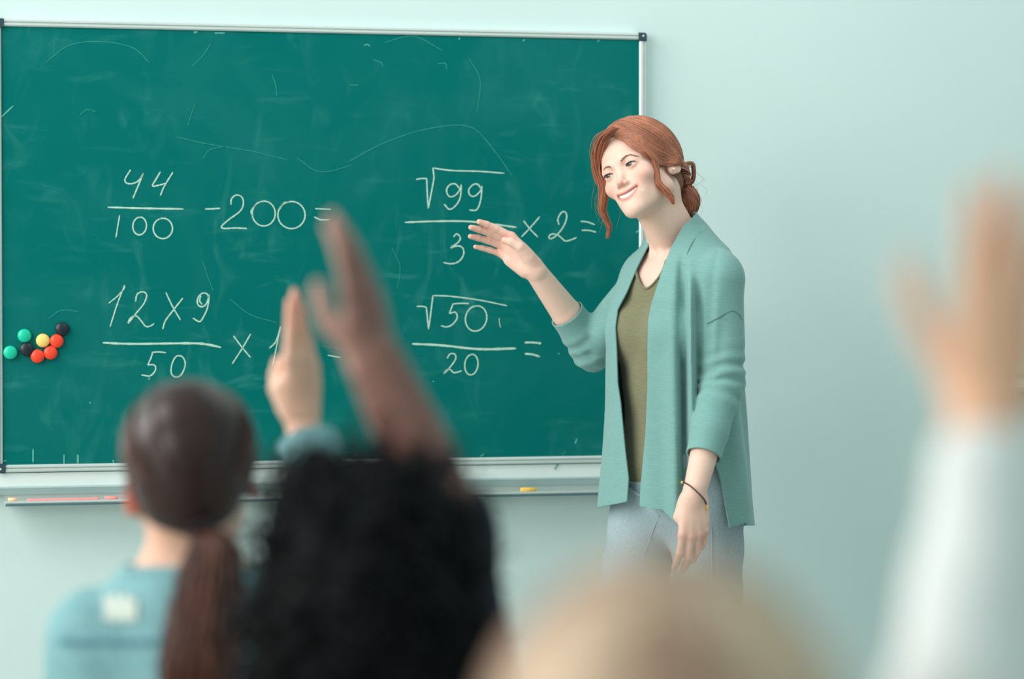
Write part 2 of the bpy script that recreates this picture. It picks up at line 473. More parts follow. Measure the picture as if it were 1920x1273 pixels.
# chalk writing: each sign is real chalk lying on the surface ---------------------------------
M_chalk = material('white_chalk', (0.44, 0.66, 0.56), 0.95, noise=(900, 0.45, 2))
M_chalk_faint = material('faint_chalk', (0.010, 0.235, 0.205), 0.95, noise=(500, 0.25, 2))
M_chalk_mid = material('smeared_chalk', (0.10, 0.40, 0.35), 0.95, noise=(500, 0.25, 2))
def stroke(ptspx, wpx=4.4, n=None, straight=False, jitter=0.12):
    """chalk stroke through picture positions -> flat bar with thickness on the writing surface"""
    P = np.array([wall_uv(x, y, SD) for x, y in ptspx])
    n = n or max(8, len(ptspx) * 6)
    Q = spline(np.c_[P, np.zeros(len(P))], n)[:, :2]
    T = np.gradient(Q, axis=0); T /= np.linalg.norm(T, axis=1, keepdims=True) + 1e-12
    Nn = np.c_[-T[:, 1], T[:, 0]]
    hw = wpx / 2 / 960 * (1 + jitter * np.sin(np.arange(n) * 1.7 + rng.uniform(0, 6)) + jitter * rng.normal(size=n) * 0.5)
    hw[0] *= 0.6; hw[-1] *= 0.45
    a, b = Q + Nn * hw[:, None], Q - Nn * hw[:, None]
    th = 0.0007
    ring = np.stack([np.c_[a[:, 0], np.full(n, -SD + 0.0002), a[:, 1]], np.c_[a[:, 0], np.full(n, -SD - th), a[:, 1]],
                     np.c_[b[:, 0], np.full(n, -SD - th), b[:, 1]], np.c_[b[:, 0], np.full(n, -SD + 0.0002), b[:, 1]]], 1)
    V = ring.reshape(-1, 3); F = []
    for i in range(n - 1):
        for k in range(4): F.append((4 * i + k, 4 * i + (k + 1) % 4, 4 * i + 4 + (k + 1) % 4, 4 * i + 4 + k))
    return V, np.array(F)
def oval(cx, cy, rx, ry, tilt=0.0, start=-100, sweep=372):
    t = np.radians(start - np.linspace(0, sweep, 15)); c, s = math.cos(tilt), math.sin(tilt)
    return [(cx + rx * math.cos(a) * c - ry * math.sin(a) * s, cy + rx * math.cos(a) * s + ry * math.sin(a) * c) for a in t]
CA = lambda pts: [(160 + x / 2.828, 290 + y / 2.828) for x, y in pts]
CBf = lambda pts: [(740 + x / 2.83, 280 + y / 2.83) for x, y in pts]
def equation(label, conv, bar, signs):
    """the fraction bar carries its digits"""
    e = wpart('chalk_equation', joined(conv, bar, 3.7), M_chalk, board, label=label)
    for name, strokes in signs: wpart(name, joined(conv, strokes, 2.9), M_chalk, e)
def joined(conv, strokes, wd):
    ms = []
    for s in strokes:
        w2 = wd
        if isinstance(s, tuple): s, w2 = s
        ms.append(stroke(conv(s), w2))
    V, F = joinm(*ms); me = mesh_fast('chalk', V, F, smooth=False); return me
equation('chalked sum 44 over 100 minus 200', CA, [[(118, 279), (300, 284), (520, 288)]], [
    ('chalk_digit', [[(240, 80), (215, 120), (210, 140), (225, 153), (255, 152), (285, 135), (308, 100)], [(308, 98), (280, 165), (252, 233)]]),
    ('chalk_digit', [[(398, 90), (375, 130), (356, 165), (385, 163), (425, 152)], [(465, 92), (420, 165), (397, 218)]]),
    ('chalk_digit', [([(182, 320), (172, 380), (162, 441)], 2.5)]),
    ('chalk_digit', [oval(288, 378, 36, 47, 0.1)]),
    ('chalk_digit', [oval(411, 391, 51, 54)]),
    ('chalk_sign', [[(635, 288), (675, 287), (715, 284)]]),
    ('chalk_digit', [[(772, 265), (775, 235), (800, 214), (830, 225), (838, 260), (820, 300), (760, 345), (722, 380), (735, 391), (800, 389), (858, 392)]]),
    ('chalk_digit', [oval(946, 312, 61, 66), [(885, 322), (880, 298), (905, 262)]]),
    ('chalk_digit', [oval(1093, 320, 72, 72), [(1030, 290), (1045, 265), (1062, 250)]]),
    ('chalk_sign', [([(1218, 286), (1260, 288), (1303, 290)], 2.5), [(1213, 330), (1250, 345), (1300, 345)]])])
equation('chalked sum 12 times 9 over 50', CA, [([(92, 997), (250, 1003), (560, 1000), (650, 1007), (720, 1022)], 4.4)], [
    ('chalk_digit', [([(124, 788), (170, 750), (205, 710), (208, 690)], 2.5), ([(208, 692), (185, 750), (160, 820), (131, 913)], 2.6)]),
    ('chalk_digit', [[(266, 780), (275, 740), (305, 727), (325, 745), (310, 790), (270, 840), (228, 893), (240, 866), (270, 855), (295, 880), (320, 910), (345, 908), (365, 895)]]),
    ('chalk_sign', [[(427, 730), (460, 800), (505, 878)], [(517, 760), (470, 820), (425, 880), (410, 926)]]),
    ('chalk_digit', [[(655, 760), (645, 738), (620, 735), (597, 760), (595, 790), (612, 806), (636, 798), (650, 770), (657, 742), (648, 810), (626, 860), (605, 885), (570, 866)], [(612, 748), (606, 775), (620, 795)]]),
    ('chalk_digit', [[(352, 1048), (390, 1046), (428, 1050)], [(357, 1050), (345, 1085), (330, 1115)], [(330, 1115), (365, 1115), (372, 1140), (345, 1172), (297, 1168)]]),
    ('chalk_digit', [[(485, 1065), (515, 1072), (530, 1110), (512, 1162), (485, 1180), (458, 1165), (456, 1125), (470, 1085), (488, 1064)]]),
    ('chalk_sign', [[(785, 960), (830, 1020), (875, 1075)], [(877, 950), (830, 1030), (778, 1110)]]),
    ('chalk_digit', [([(975, 1027), (1010, 990), (1036, 910)], 2.5), ([(1036, 912), (1015, 1010), (995, 1115)], 2.3)]),
    ('chalk_sign', [([(1285, 1063), (1320, 1069), (1355, 1075)], 2.6)])])
equation('chalked sum root of 99 over 3 times 2', CBf, [[(52, 388), (200, 382), (380, 382), (520, 397), (648, 414)]], [
    ('chalk_sign', [[(113, 160), (140, 155), (170, 155)], [(170, 155), (173, 235), (178, 315)], [(178, 315), (198, 210), (208, 150), (202, 97)], [(202, 99), (300, 112), (450, 117), (583, 127)]]),
    ('chalk_digit', [[(344, 208), (320, 183), (290, 190), (275, 220), (290, 250), (320, 245), (345, 215), (353, 190), (347, 258), (322, 300), (290, 318), (262, 290)]]),
    ('chalk_digit', [[(457, 207), (440, 185), (415, 188), (393, 215), (400, 243), (425, 248), (455, 220), (463, 195), (456, 270), (435, 320), (395, 322)]]),
    ('chalk_digit', [[(312, 465), (330, 448), (348, 470), (335, 495), (297, 522), (335, 512), (362, 525), (365, 560), (340, 595), (300, 607), (257, 600)]]),
    ('chalk_sign', [[(683, 378), (720, 425), (760, 466)], [(770, 357), (720, 415), (672, 465)]]),
    ('chalk_digit', [[(872, 400), (866, 370), (885, 335), (905, 333), (913, 360), (895, 410), (860, 455), (830, 474), (818, 464), (832, 450), (862, 453), (885, 470), (905, 486), (930, 482), (965, 468)]]),
    ('chalk_sign', [[(987, 382), (1020, 385), (1062, 400)], [(992, 430), (1030, 430), (1070, 440)]])])
equation('chalked sum root of 50 over 20', CBf, [([(92, 1032), (250, 1040), (450, 1060), (645, 1056)], 4.8)], [
    ('chalk_sign', [[(117, 833), (145, 833), (168, 838)], [(168, 838), (174, 900), (180, 955)], [(180, 955), (190, 880), (203, 775)], [(203, 776), (300, 780), (450, 800), (597, 830)]]),
    ('chalk_digit', [[(308, 820), (350, 817), (394, 818)], [(310, 820), (300, 845), (290, 872)], [(290, 872), (322, 864), (331, 895), (305, 930), (275, 942), (245, 936)]]),
    ('chalk_digit', [oval(432, 897, 56, 68, 0.25)]),
    ('chalk_digit', [[(278, 1110), (295, 1085), (320, 1088), (322, 1115), (290, 1160), (262, 1190), (275, 1172), (295, 1168), (315, 1185), (355, 1175)]]),
    ('chalk_digit', [oval(407, 1142, 35, 55, 0.12)]),
    ('chalk_sign', [([(690, 1025), (735, 1025), (777, 1030)], 4.2), ([(690, 1085), (730, 1088), (770, 1100)], 4.2)]),
    ('chalk_sign', [([(555, 895), (556, 920), (562, 945)], 1.6)])])
# old half-wiped arcs and ticks
ID = lambda p: p
faint = []
for s, w2 in (([(85, 118), (130, 85), (190, 78), (250, 90), (280, 118)], 2.2), ([(150, 215), (165, 205), (180, 210)], 2), ([(330, 257), (380, 268), (420, 275), (480, 285), (540, 300)], 2), ([(380, 298), (395, 280), (430, 274)], 2),
              ([(650, 305), (720, 268), (800, 242), (880, 237), (925, 280), (960, 330)], 2.4), ([(720, 80), (775, 68), (830, 95)], 2.2), ([(880, 110), (900, 150), (895, 210)], 2), ([(510, 140), (517, 160), (519, 180)], 2.4),
              ([(352, 235), (360, 210), (366, 195)], 1.8), ([(555, 295), (600, 322), (660, 310)], 2), ([(360, 125), (380, 105), (395, 82)], 2), ([(820, 120), (835, 119), (838, 130)], 2.4),
              ([(700, 112), (715, 118), (718, 125)], 3), ([(655, 159), (672, 160)], 2.4), ([(430, 560), (470, 590), (520, 605)], 2), ([(380, 490), (390, 520), (400, 545)], 1.8), ([(735, 465), (750, 500), (745, 540)], 1.8),
              ([(1040, 880), (1052, 860), (1060, 845)], 1.8), ([(90, 598), (115, 582), (148, 584)], 2.2), ([(700, 655), (650, 655), (600, 648)], 1.6), ([(640, 600), (670, 640), (700, 668)], 1.6)):
    faint.append(stroke(s, w2, n=22))
for f in faint: wpart('chalk_smear', mesh_fast('chalk', *f, smooth=False), M_chalk_faint, board)
ticks = []
for s, w2 in (([(62, 842), (62, 868)], 3), ([(120, 852), (120, 870)], 3), ([(146, 852), (146, 869)], 4), ([(212, 862), (213, 869)], 3), ([(5, 865), (12, 863)], 2.4), ([(682, 86), (688, 83), (694, 87)], 2.4),
              ([(860, 74), (862, 71)], 3), ([(980, 77), (984, 74)], 3), ([(1120, 78), (1124, 75)], 3), ([(363, 61), (370, 60)], 4), ([(402, 62), (422, 62)], 3), ([(900, 856), (908, 851)], 2.4), ([(1078, 832), (1082, 822)], 3),
              ([(2, 220), (25, 198)], 3), ([(1192, 436), (1198, 432)], 3), ([(278, 712), (281, 708)], 3), ([(812, 714), (813, 716)], 3), ([(1047, 662), (1049, 664)], 3), ([(168, 754), (170, 756)], 3)):
    ticks.append(stroke(s, w2, n=8))
for f in ticks: wpart('chalk_tick', mesh_fast('chalk', *f, smooth=False), M_chalk_mid, board)

# magnets -----------------------------------------------------------
mg_cols = {'green': lin(0, 196, 160), 'black': lin(22, 30, 42), 'yellow': lin(250, 212, 118), 'red': lin(248, 68, 38)}
mg_mat = {k: material(k + '_magnet_plastic', v, 0.38, noise=(60, 0.03, 2), spec=0.5) for k, v in mg_cols.items()}
mg_mesh = dome_mesh(0.0152, 0.0125, 32, 8, 0.0058)
for x, y, c, lab in ((46, 629.5, 'green', 'upper green round magnet on chalkboard, above the lower black one'), (19.5, 661, 'green', 'leftmost green round magnet on chalkboard, beside the frame'),
                     (50, 655, 'black', 'black round magnet between the green magnets and a red one'), (116.5, 617, 'black', 'topmost black round magnet of the cluster on chalkboard'),
                     (80.5, 638.5, 'yellow', 'pale yellow round magnet on chalkboard'), (106.5, 639.5, 'red', 'red round magnet beside the yellow magnet'),
                     (95, 661.5, 'red', 'middle red round magnet, below the yellow magnet'), (70.5, 668, 'red', 'lowest red round magnet, beside the lower black magnet')):
    u, z = wall_uv(x, y, SD + 0.008)
    me = mg_mesh.copy(); me.materials.append(mg_mat[c])
    o = obj('board_magnet', me, None, None, lab, 'magnet', 'round magnets on the chalkboard')
    o.matrix_world = WALL_M @ Matrix.Translation((u, -SD, z))

# chalk ledge under the board ---------------------------------------
z1 = zb; z2 = wall_uv(4, 912.5, 0.02)[1]; z3 = wall_uv(4, 928, 0.03)[1]; z4 = wall_uv(10, 943, 0.06)[1]
ledge = empty('chalk_ledge', wall_to_world(BW / 2, 0, z4 - 0.005), 'aluminium chalk ledge running under the green chalkboard', 'ledge')
UE = BW - 0.02
wpart('back_panel', box_mesh((-0.5, -0.018, z2 - 0.004), (UE, -0.0, z1 - 0.002), 0.001), M_lightalu, ledge)
# grey rail whose top lip catches the light and whose face leans back
me = profile_mesh([(0, z3), (-0.024, z3), (-0.030, z2 - 0.003), (-0.028, z2), (0, z2)], -0.5, UE)
wpart('rail', me, M_greyalu, ledge)
ul = wall_uv(10, 940, 0.06)[0]
me = profile_mesh([(0, z3 - 0.0005), (0, z4 - 0.005), (-0.068, z4 - 0.005), (-0.072, z4), (-0.072, z4 + 0.0045), (-0.0695, z4 + 0.0045), (-0.0695, z4 + 0.001), (-0.012, z4 + 0.001), (-0.012, z3 - 0.0005)][::-1], ul, UE)
wpart('tray', me, M_alu, ledge)
lipm = material('dark_tray_lip', lin(70, 105, 112), 0.6, noise=(40, 0.05, 2))  # dark strip along the lower front edge of the tray
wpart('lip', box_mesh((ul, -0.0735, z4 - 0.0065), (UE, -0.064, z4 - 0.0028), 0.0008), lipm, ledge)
def stick(name, x0, x1, r, mat, lab, grp, y=940, depth=0.062, tilt=0.0, flat=1.0):
    u0 = wall_uv(x0, y, depth)[0]; u1 = wall_uv(x1, y, depth)[0]
    zc = z4 + 0.001 + r * flat
    P = np.array([[u0, -depth, zc], [u0 + (u1 - u0) * 0.03, -depth, zc], [(u0 + u1) / 2, -depth + tilt / 2, zc], [u1 - (u1 - u0) * 0.03, -depth + tilt, zc], [u1, -depth + tilt, zc]])
    V, F = tubes(P[None], np.array([[0.72, 1, 1, 1, 0.72]]) * r, 12)
    Fl = [tuple(f) for f in F] + [tuple(range(12))[::-1], tuple(range(48, 60))]
    me = bpy.data.meshes.new(name); me.from_pydata([tuple(v) for v in V], [], Fl); me.shade_smooth()
    o = obj(name, me, mat, None, lab, 'chalk', grp); o.matrix_world = WALL_M
    return o
mk = lambda n, c: material(n, c, 0.9, noise=(150, 0.08, 3))
stick('chalk_stick', 15, 32, 0.0052, mk('peach_chalk', lin(250, 205, 160)), 'short peach chalk at the left end of the ledge', 'chalks on the ledge')
stick('chalk_stick', 50, 187, 0.0036, mk('pink_chalk', lin(255, 150, 150)), 'long pink chalk stick lying on the ledge', 'chalks on the ledge', tilt=0.004)
stick('chalk_stick', 196, 222, 0.0048, mk('coral_chalk', lin(245, 150, 138)), 'short coral red chalk beside the long pink stick', 'chalks on the ledge')
stick('chalk_stick', 852, 865, 0.0042, mk('cream_chalk', lin(250, 220, 150)), 'small cream chalk stub on the ledge', 'chalks on the ledge', y=927)
stick('chalk_stick', 976, 1005, 0.0058, mk('yellow_chalk', lin(250, 200, 95)), 'yellow chalk piece on the ledge nearest the teacher', 'chalks on the ledge', y=925, depth=0.056)

# end of another board's ledge at the right edge of the picture
u0, za = wall_uv(1903, 704, 0.05); zb2 = wall_uv(1903, 731, 0.05)[1]
led2 = empty('wall_rail', wall_to_world(u0 + 0.4, 0, zb2), 'grey aluminium rail end at the right edge of the wall', 'rail')
wpart('panel', box_mesh((u0, -0.04, zb2 + 0.004), (u0 + 0.9, 0, za), 0.002), M_lightalu, led2)
wpart('lip', box_mesh((u0 - 0.004, -0.055, zb2 - 0.004), (u0 + 0.9, 0, zb2 + 0.003), 0.001), M_greyalu, led2)
wpart('lip', box_mesh((u0 - 0.002, -0.045, za - 0.001), (u0 + 0.9, 0, za + 0.005), 0.001), M_greyalu, led2)
# ------------------------------------------------------------------ anatomy shared by all figures
def head_prims(smile=True):
    P = [el((0, .010, .032), (.073, .091, .076), .01), el((0, .030, -.048), (.052, .050, .040), .02),
         el((0, -.030, -.012), (.0625, .060, .080), .02),
         el((0, -.046, .034), (.056, .046, .044), .02)]
    for s in (-1, 1):
        P += [rc((s * .045, -.008, -.058), (s * .0135, -.070, -.0945), .0190, .0145, .022),
              el((s * .0375, -.0635, -.031), (.0215, .0195, .0185), .016),
              rc((s * .013, -.0835, .0075), (s * .045, -.066, .008), .0085, .0075, .012)]
    P += [el((0, -.078, -.0965), (.0165, .0135, .0135), .016),
          el((0, -.065, -.064), (.036, .0285, .030), .02),
          rc((0, -.080, .000), (0, -.098, -.035), .0062, .0074, .009),
          el((0, -.0995, -.0378), (.0080, .0082, .0074), .005)]
    for s in (-1, 1): P.append(el((s * .0112, -.0925, -.0415), (.0052, .0080, .0055), .004))
    for s in (-1, 1):
        P.append(el((s * .0294, -.0985, -.0068), (.018, .0135, .0095), .012, 's'))
        P.append(el((s * .0052, -.0975, -.0475), (.0026, .0050, .0026), .0015, 's'))
        if smile: P.append(rc((s * .0180, -.0965, -.0425), (s * .0350, -.0830, -.0640), .0010, .0010, .009, 's'))
        # ear
        E = rotz(s * -20) @ rotx(12)
        P += [el((s * .0735, .008, -.010), (.0055, .0200, .030), .005, 'u', E), el((s * .0715, -.001, -.031), (.0055, .010, .0110), .006, 'u', E),
              el((s * .0800, .004, -.008), (.0050, .010, .016), .004, 's', E)]
    return P
EYE = np.array([.0292, -.0772, -.0068])
def eyelids():
    P = []
    for s in (-1, 1):
        c = EYE * (s, 1, 1)
        P.append(el(c, (.0140, .0136, .0136), .004))
    for s in (-1, 1):
        c = EYE * (s, 1, 1)
        P.append(el(c + (s * .0006, -.0125, -.0010), (.0122, .009, .0036), .0012, 's', roty(s * -3)))
    return P
MW = .0272
def mouth_c(x): return -.0668 + .0105 * (x / MW) ** 2
def mouth_h(x): return .0052 * np.sqrt(np.maximum(0, 1 - (x / MW) ** 2)) ** .9
def mouth_y(x): return -.0945 + .0125 * (x / MW) ** 2
def mouth_prims():
    P = []
    xs = np.linspace(-MW, MW, 13)
    for a, b in zip(xs[:-1], xs[1:]):
        for sg, r0 in ((1, .0034), (-1, .0040)):
            ra = r0 * (.45 + .55 * (1 - (a / MW) ** 2)); rb = r0 * (.45 + .55 * (1 - (b / MW) ** 2))
            pa = (a, mouth_y(a) + .0030, mouth_c(a) + sg * (mouth_h(a) + .0022)); pb = (b, mouth_y(b) + .0030, mouth_c(b) + sg * (mouth_h(b) + .0022))
            P.append(rc(pa, pb, ra, rb, .003))
    def hole(p):
        x, y, z = p[..., 0], p[..., 1], p[..., 2]
        return np.maximum.reduce([np.abs(z - mouth_c(x)) - mouth_h(x) + .0002, np.abs(x) - MW, y + .074])
    P.append(fn(hole, .0012, 's'))
    return P
def hand_prims(side, curl, spread=(6, 1, -4, -10), thumb=None, sc=1.0):
    """wrist at the origin, fingers along +z, back of the hand +y, thumb towards +x (right hand). curl: 4 x 3 degrees"""
    K = np.array([(.0255, 0, .083), (.0080, .0025, .0865), (-.0095, .001, .082), (-.0255, -.003, .073)])
    Ln = [(.040, .024, .019), (.044, .028, .020), (.040, .026, .020), (.031, .019, .018)]
    Rd = [.0087, .0090, .0084, .0073]
    P = [el((.001, -.001, .046), (.029, .0115, .046), .01), rc((0, 0, -.012), (0, 0, .012), .0215, .0210, .006)]
    for i, b in enumerate(((.013, 0, .006), (.004, .001, .006), (-.005, 0, .006), (-.014, -.001, .006))):
        P.append(rc(b, K[i], .0135, .0098 if i < 3 else .0088, .010))
    P += [rc((.017, -.009, .014), (.029, -.013, .046), .0135, .0120, .012), rc((-.019, -.007, .012), (-.0245, -.007, .052), .0125, .0100, .012)]
    tips = []
    for i in range(4):
        p = K[i].copy(); c = 0; sp = math.radians(spread[i]); r = Rd[i]
        for j in range(3):
            c += math.radians(curl[i][j])
            d = np.array([math.sin(sp) * math.cos(c), -math.sin(c), math.cos(sp) * math.cos(c)])
            q = p + d * Ln[i][j]
            r2 = r * (.93, .90, .84)[j]
            P.append(rc(p, q, r * (1.06 if j else 1.0), r2, .006 if j == 0 else .0025))
            p = q; r = r2
        tips.append((p.copy(), d.copy(), r))
    t = thumb or [(.024, -.012, .024), (.043, -.018, .052), (.050, -.021, .080), (.053, -.023, .102)]
    rr = (.0135, .0108, .0098, .0080)
    for a in range(3): P.append(rc(t[a], t[a + 1], rr[a], rr[a + 1], .008 if a == 0 else .003))
    if side < 0:
        Fx = np.diag([-1.0, 1, 1])
        Q = []
        for p in P:
            if p[0] == 'rc': Q.append(('rc', Fx @ p[1], Fx @ p[2], *p[3:]))
            else: Q.append(('el', Fx @ p[1], p[2], Fx @ p[3] @ Fx, None, p[5], p[6]))
        P = Q
    return xf(P, np.eye(3), np.zeros(3), sc)
def bbox(prims, pad=0.01):
    lo = np.full(3, 1e9); hi = -lo
    for p in prims:
        if p[6] != 'u': continue
        if p[0] == 'rc':
            for c, r in ((p[1], p[3]), (p[2], p[4])): lo = np.minimum(lo, c - r); hi = np.maximum(hi, c + r)
        elif p[0] == 'el':
            e = np.sqrt(((p[3] * p[2]) ** 2).sum(1)); lo = np.minimum(lo, p[1] - e); hi = np.maximum(hi, p[1] + e)
    return lo - pad, hi + pad
def poly(xs, ys, v): return np.interp(v, xs, ys)
def sm(e0, e1, x): t = np.clip((x - e0) / (e1 - e0), 0, 1); return t * t * (3 - 2 * t)

# ------------------------------------------------------------------ the teacher
TY, TYAW = 5.72, -50.0
TC = px(1268, 526, TY) * (1, 1, 0)
RT = rotz(TYAW)
tl = lambda x, y, z: RT @ np.array([x, y, 0.0]) + TC + np.array([0, 0, z])      # torso space -> room
HR = rotz(-35) @ roty(-24) @ rotx(-4)
HO = px(1202.5, 320.5, 5.685)
hl = lambda p: np.asarray(p, float) @ HR.T + HO                                   # head space -> room
hinv = lambda P: (np.asarray(P, float) - HO) @ HR

neckbase = tl(0, .008, 1.375); neckbase2 = tl(0, .018, 1.40)
torso = [el(tl(0, .0, 1.215), (.142, .098, .17), .03, 'u', RT), el(tl(0, -.002, 1.06), (.118, .086, .15), .05, 'u', RT), el(tl(0, .012, .90), (.158, .112, .13), .06, 'u', RT),
         rc(tl(-.100, .004, 1.335), tl(.120, .004, 1.342), .044, .042, .03),
         el(tl(0, -.030, 1.315), (.104, .062, .075), .04, 'u', RT)]
for s in (-1, 1):
    torso += [rc(tl(s * .09, .012, 1.350), tl(s * .02, .020, 1.415), .038, .042, .03),
              el(tl(s * .062, -.072, 1.222), (.052, .044, .056), .03, 'u', RT)]
hb = hl((0, .022, -.055)); hb2 = hl((0, .0, -.075))
neck = [rc(neckbase2, hb, .047, .044, .012), rc(neckbase, hl((0, -.012, -.078)), .043, .035, .012)]
for s in (-1, 1):
    neck += [rc(hl((s * .042, .026, -.045)), tl(s * .012, -.052, 1.386), .010, .0065, .010),
             rc(tl(s * .016, -.054, 1.384), tl(s * .082, -.034, 1.380), .0080, .0070, .012)]
headp = xf(head_prims() + mouth_prims() + eyelids(), HR, HO)
R_SH, R_EL, R_WR = tl(-.112, .012, 1.325), px(1112, 655, 5.93), px(1000, 503, 5.83)
L_SH, L_EL, L_WR = tl(.132, .0, 1.335), px(1354, 715, 5.59), px(1301, 928, 5.47)
rarm = [rc(R_SH, R_EL, .044, .034, .02), rc(R_EL, R_EL + .3 * (R_WR - R_EL), .033, .031, .004)]
larm = [rc(L_SH, L_EL, .044, .034, .02), rc(L_EL, L_EL + .4 * (L_WR - L_EL), .033, .030, .004)]
rh_z = np.array([-.74, .12, .66]); rh_y = np.array([.22, .80, .50])
RH = frame(rh_z, rh_y)
rhand = xf(hand_prims(1, [(22, 8, 6), (30, 8, 6), (30, 10, 6), (26, 10, 6)], (-3, -3, -5, -9),
                      thumb=[(.022, -.012, .022), (.033, -.021, .050), (.030, -.024, .072), (.022, -.026, .086)]), RH, R_WR, 0.97)
rfore = [rc(R_EL + .2 * (R_WR - R_EL), R_EL + .45 * (R_WR - R_EL), .034, .0335, .003), rc(R_EL + .45 * (R_WR - R_EL), R_WR, .0335, .0235, .003)] + rhand
lh_z = np.array([.0, -.08, -1.0]); lh_y = np.array([.30, -.95, .05])
LH = frame(lh_z, lh_y)
lhand = xf(hand_prims(-1, [(14, 22, 14), (16, 26, 16), (22, 32, 18), (26, 34, 18)], (4, 1, -3, -7),
                      thumb=[(.016, -.014, .022), (.010, -.030, .044), (.004, -.038, .064), (-.002, -.042, .080)]), LH, L_WR, 0.98)
lfore = [rc(L_EL + .3 * (L_WR - L_EL), L_EL + .6 * (L_WR - L_EL), .032, .0295, .003), rc(L_EL + .6 * (L_WR - L_EL), L_WR, .0295, .0235, .003)] + lhand
# legs
l_hip, l_kn, l_an = tl(.080, .012, .87), tl(.090, .02, .46), tl(.092, .05, .08)
r_hip, r_kn, r_an = tl(-.080, .0, .87), tl(-.085, -.10, .46), tl(-.088, -.10, .08)
legs = []
for a, b, c in ((l_hip, l_kn, l_an), (r_hip, r_kn, r_an)):
    f = c + RT @ np.array([0, -.13, -.045])
    legs += [rc(a, b, .076, .048, .03), rc(b, c, .048, .032, .02), rc(c, f, .032, .022, .02), rc(c, c + RT @ np.array([0, .02, -.045]), .03, .025, .02)]

parts_mesh = []
hp = neck + torso + headp
hpv = torso + neck + headp
lo, hi = bbox(headp, .012)
nlo = np.minimum(lo, tl(0, 0, 1.285) - (.125, .14, 0)); nlo[2] = 1.285
nhi = np.maximum(hi, tl(0, 0, 1.285) + (.125, .12, 0))
parts_mesh.append(surface(hpv, nlo, nhi, .00145))
lo, hi = bbox(rfore, .01); parts_mesh.append(surface(rfore, lo, hi, .0018))
lo, hi = bbox(lfore, .01); parts_mesh.append(surface(lfore, lo, hi, .0018))
low = torso + rarm + larm + legs
lo, hi = bbox(low, .02); hi[2] = 1.30
parts_mesh.append(surface(low, lo, hi, .009))
V, Q = joinm(*parts_mesh)
# skin tint: lips, cheeks, nose tip, knuckles
def mixc(c, t, w): return c * (1 - w[:, None]) + np.asarray(t) * w[:, None]
SK = np.array(lin(238, 199, 182))
C = np.tile(SK, (len(V), 1))
L = hinv(V); x, y, z = L.T
inhead = (np.abs(x) < .09) & (z > -.125) & (y < .03)
dl = np.abs(z - mouth_c(x)) - mouth_h(x)
wl = (1 - sm(.0042, .0062, dl + .0006)) * (1 - sm(MW + .001, MW + .003, np.abs(x))) * (y < -.07) * inhead
for s in (-1, 1):
    r = np.sqrt((x - s * .040) ** 2 + ((y + .07) * .7) ** 2 + (z + .034) ** 2)
    C = mixc(C, lin(236, 166, 148), .60 * np.exp(-(r / .022) ** 2) * inhead)
    r = np.sqrt((x - s * .0292) ** 2 + (y + .09) ** 2 + ((z + .0065) * 1.3) ** 2)
    C = mixc(C, lin(214, 140, 122), .55 * np.exp(-(r / .0135) ** 2) * inhead)
    r = np.sqrt((x - s * .076) ** 2 + (y - .01) ** 2 + (z + .02) ** 2)
    C = mixc(C, lin(225, 150, 132), .5 * np.exp(-(r / .02) ** 2) * (np.abs(x) < .1) * (z > -.12))
r = np.sqrt(x ** 2 + (y + .105) ** 2 + (z + .042) ** 2); C = mixc(C, lin(225, 150, 132), .5 * np.exp(-(r / .014) ** 2) * inhead)
C = mixc(C, lin(212, 128, 116), wl * .85)
inm = (dl < .0003) & (np.abs(x) < MW) & (y > mouth_y(x) + .004) & (y < -.07) & inhead
C = mixc(C, lin(90, 35, 35), inm.astype(float))
for Rm, O, yy in ((RH, R_WR, -1), (LH, L_WR, 1)):
    q = (V - O) @ Rm
    near = (np.abs(q[:, 0]) < .07) & (np.abs(q[:, 1]) < .10) & (q[:, 2] > -.02) & (q[:, 2] < .2)
    C = mixc(C, lin(236, 160, 142), near * (.10 + .45 * sm(.085, .17, q[:, 2]) + .35 * np.exp(-((q[:, 2] - .084) / .010) ** 2)))
M_skin = material('light_skin', (.8, .5, .4), 0.48, noise=(300, 0.03, 2), attr='tint', sss=0.12, spec=0.35)
teacher = obj('person', (V, Q, C), M_skin, None, 'smiling person with red hair in a mint cardigan pointing at the chalkboard', 'person')

# eyes, brows, lashes, teeth --------------------------------------
def ball(c, r, nu=28, nv=18):
    t = np.linspace(0, math.pi, nv); a = np.arange(nu) * 2 * math.pi / nu
    d = np.stack([np.sin(t)[:, None] * np.cos(a), np.cos(t)[:, None] * np.ones(nu) * -1, np.sin(t)[:, None] * np.sin(a)], -1).reshape(-1, 3)
    F = [(i * nu + k, (i + 1) * nu + k, (i + 1) * nu + (k + 1) % nu, i * nu + (k + 1) % nu) for i in range(nv - 1) for k in range(nu)]
    return d, np.array(F)
M_eye = material('eye_gloss', (1, 1, 1), 0.08, attr='tint', noise=(50, 0.02, 2), coat=0.5)
gaze = np.array([-.08, -1, -.06]); gaze /= np.linalg.norm(gaze)
Rg = frame(np.array([0, 0, 1.0]) - gaze[2] * gaze, -gaze)
for s in (-1, 1):
    d, F = ball(None, 1, 48, 40)
    dd = d @ Rg.T
    an = np.arccos(np.clip(-d[:, 1], -1, 1))
    col = np.tile(np.array(lin(222, 212, 208)), (len(d), 1))
    col = mixc(col, lin(84, 92, 86), (an < .50).astype(float)); col = mixc(col, lin(38, 44, 44), ((an > .43) & (an < .50)).astype(float)); col = mixc(col, (.005, .005, .006), (an < .20).astype(float))
    P = EYE * (s, 1, 1) + dd * .0123
    obj('eye', (hl(P), F[:, ::-1], col), M_eye, teacher)
hl_prims = head_prims() + eyelids()
